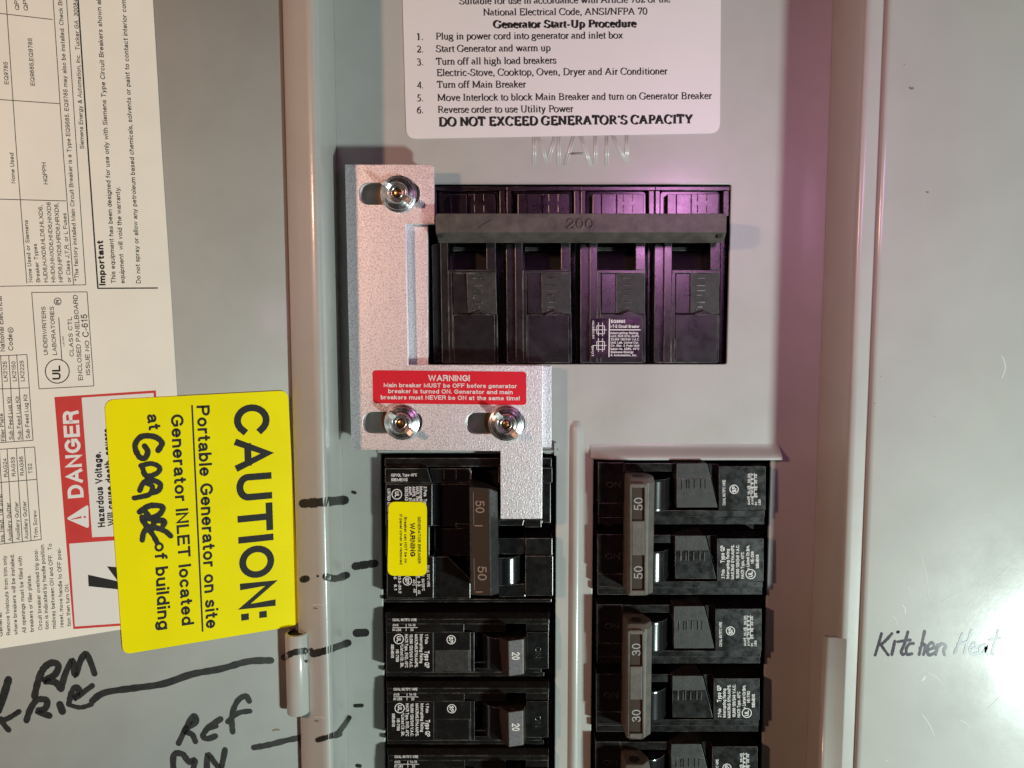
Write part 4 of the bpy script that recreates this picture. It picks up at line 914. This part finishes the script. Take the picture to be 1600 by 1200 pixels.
b.lathe((x0, y0, LZ-3.5), hub(7.0, y1-y0), 'gloss', 40, (0, 1, 0), cap0=True, cap1=True)
b.build('body', t, bevel=.26, edge=True)
h = MB(); HT = 12.
top = [S(733, 761, HT-1.2), S(765, 763, HT), S(767.5, 931, HT), S(735, 930, HT-1.2)]
mid = [S(733, 761, HT-1.2)+Vector((0, 0, -9)), S(777.5, 768, 8.0), S(779, 928, 8.0), S(735, 930, HT-1.2)+Vector((0, 0, -9))]
bot = [p+Vector((0, 0, -6)) for p in mid]
h.rings([top, mid, bot], 'dust_and_sheen')  # paler colour paints in the lamp's reflection on the sloping side
ts = Srf(top[0], (top[1]-top[0]).cross(top[3]-top[0]) if (top[1]-top[0]).cross(top[3]-top[0]).z > 0 else (top[3]-top[0]).cross(top[1]-top[0]))
h.flat([(736, 764), (763, 765.5), (765, 929), (738, 928)], ts, .05, 'brown_toggle')
h.line((739.5, 768), (740.5, 822), 1.0, ts, .09, 'grey_toggle'); h.line((740.5, 872), (741.5, 922), 1.0, ts, .09, 'grey_toggle')
h.line((742, 821.5), (754, 821.5), 1.6, ts, .09, 'orange_print'); h.line((743, 925), (754, 925), 1.4, ts, .09, 'orange_print')
for a, e in (((742.5, 782), (743.2, 801.5)), ((746, 884.5), (746.7, 906.6))): h.text('50', a, e, 14, ts, .10, 'orange_print', -.004)
h.build('tie_handle', t, bevel=.3)
p = MB(); HL = 3.25
def T(tt, a, b_, cap, bold=.008): p.text(tt, a, b_, cap, S, HL, 'white_print', bold)
HL = 3.05; T('IQP/QL Type 40°C', (611.4, 744.8), (651.5, 744.2), 4.6); T('SIEMENS', (611, 751.9), (637, 751.9), 4.8)
HL = 3.25; p.ring((620, 772.3), 8.2, 1.3, S, HL, 'white_print'); T('UL', (617, 768), (617, 777), 6.5, .014); T('LISTED ENCL. CIR.', (605.4, 763.6), (605.4, 812), 4.6, .012)
for x, tt, y1_ in ((662, '2 Pole  Type QP  50A', 815), (655.6, 'Interrupting Rating', 806), (650, 'MAX. RMS SYM.', 802), (644.3, 'AMPS. 10,000 VAC', 808), (638.4, 'AMP. 5117 LIST', 806), (632.6, '120/240  13  ENC', 808)): T(tt, (x, 760), (x, y1_), 4.9, .012)
p.ring((636.5, 907.7), 7.2, 1.2, S, HL, 'white_print'); T('SP', (633, 903), (633, 912.6), 6.4, .02)
for x, tt, y0_, y1_ in ((666.6, 'CU-AL 75°C WIRE', 883, 917), (658.5, '40°C  60/75°C', 890, 923), (652, '8   8-4   40', 900, 928), (645, '40    40', 905, 926), (622, '13.5-20.2', 899, 927), (615, '45   5.1', 896, 922)): T(tt, (x, y0_), (x+1, y1_), 4.2)
p.line((650.3, 900), (651, 931), .8, S, HL, 'white_print'); p.line((644, 914), (660, 914), .8, S, HL, 'white_print')
p.build('rating_label', t, fix=False)
y = MB()
y.sheet(rounded([(607, 784), (667, 784.5), (667, 900), (605.5, 899.5)], 11), [], S, 3.6, .2, 'yellow', .03)
def T(tt, a, b_, cap, bold=.012): y.text(tt, a, b_, cap, S, 3.63, 'ink', bold)
T('GENERATOR BREAKER', (652.6, 807), (652.8, 880.6), 4.6, .012); T('WARNING', (640.4, 817), (641, 869.8), 8, .02); T('Breaker can NOT be on', (631.4, 808), (632, 879.5), 4.4); T('if panel cover is removed', (624.4, 803.7), (624.6, 882), 4.4)
o = y.build('warning_sticker', t, fix=False); o['label'] = 'small yellow warning sticker with black text'
for o in list(bpy.data.objects):
    if '_org' in o: del o['_org']
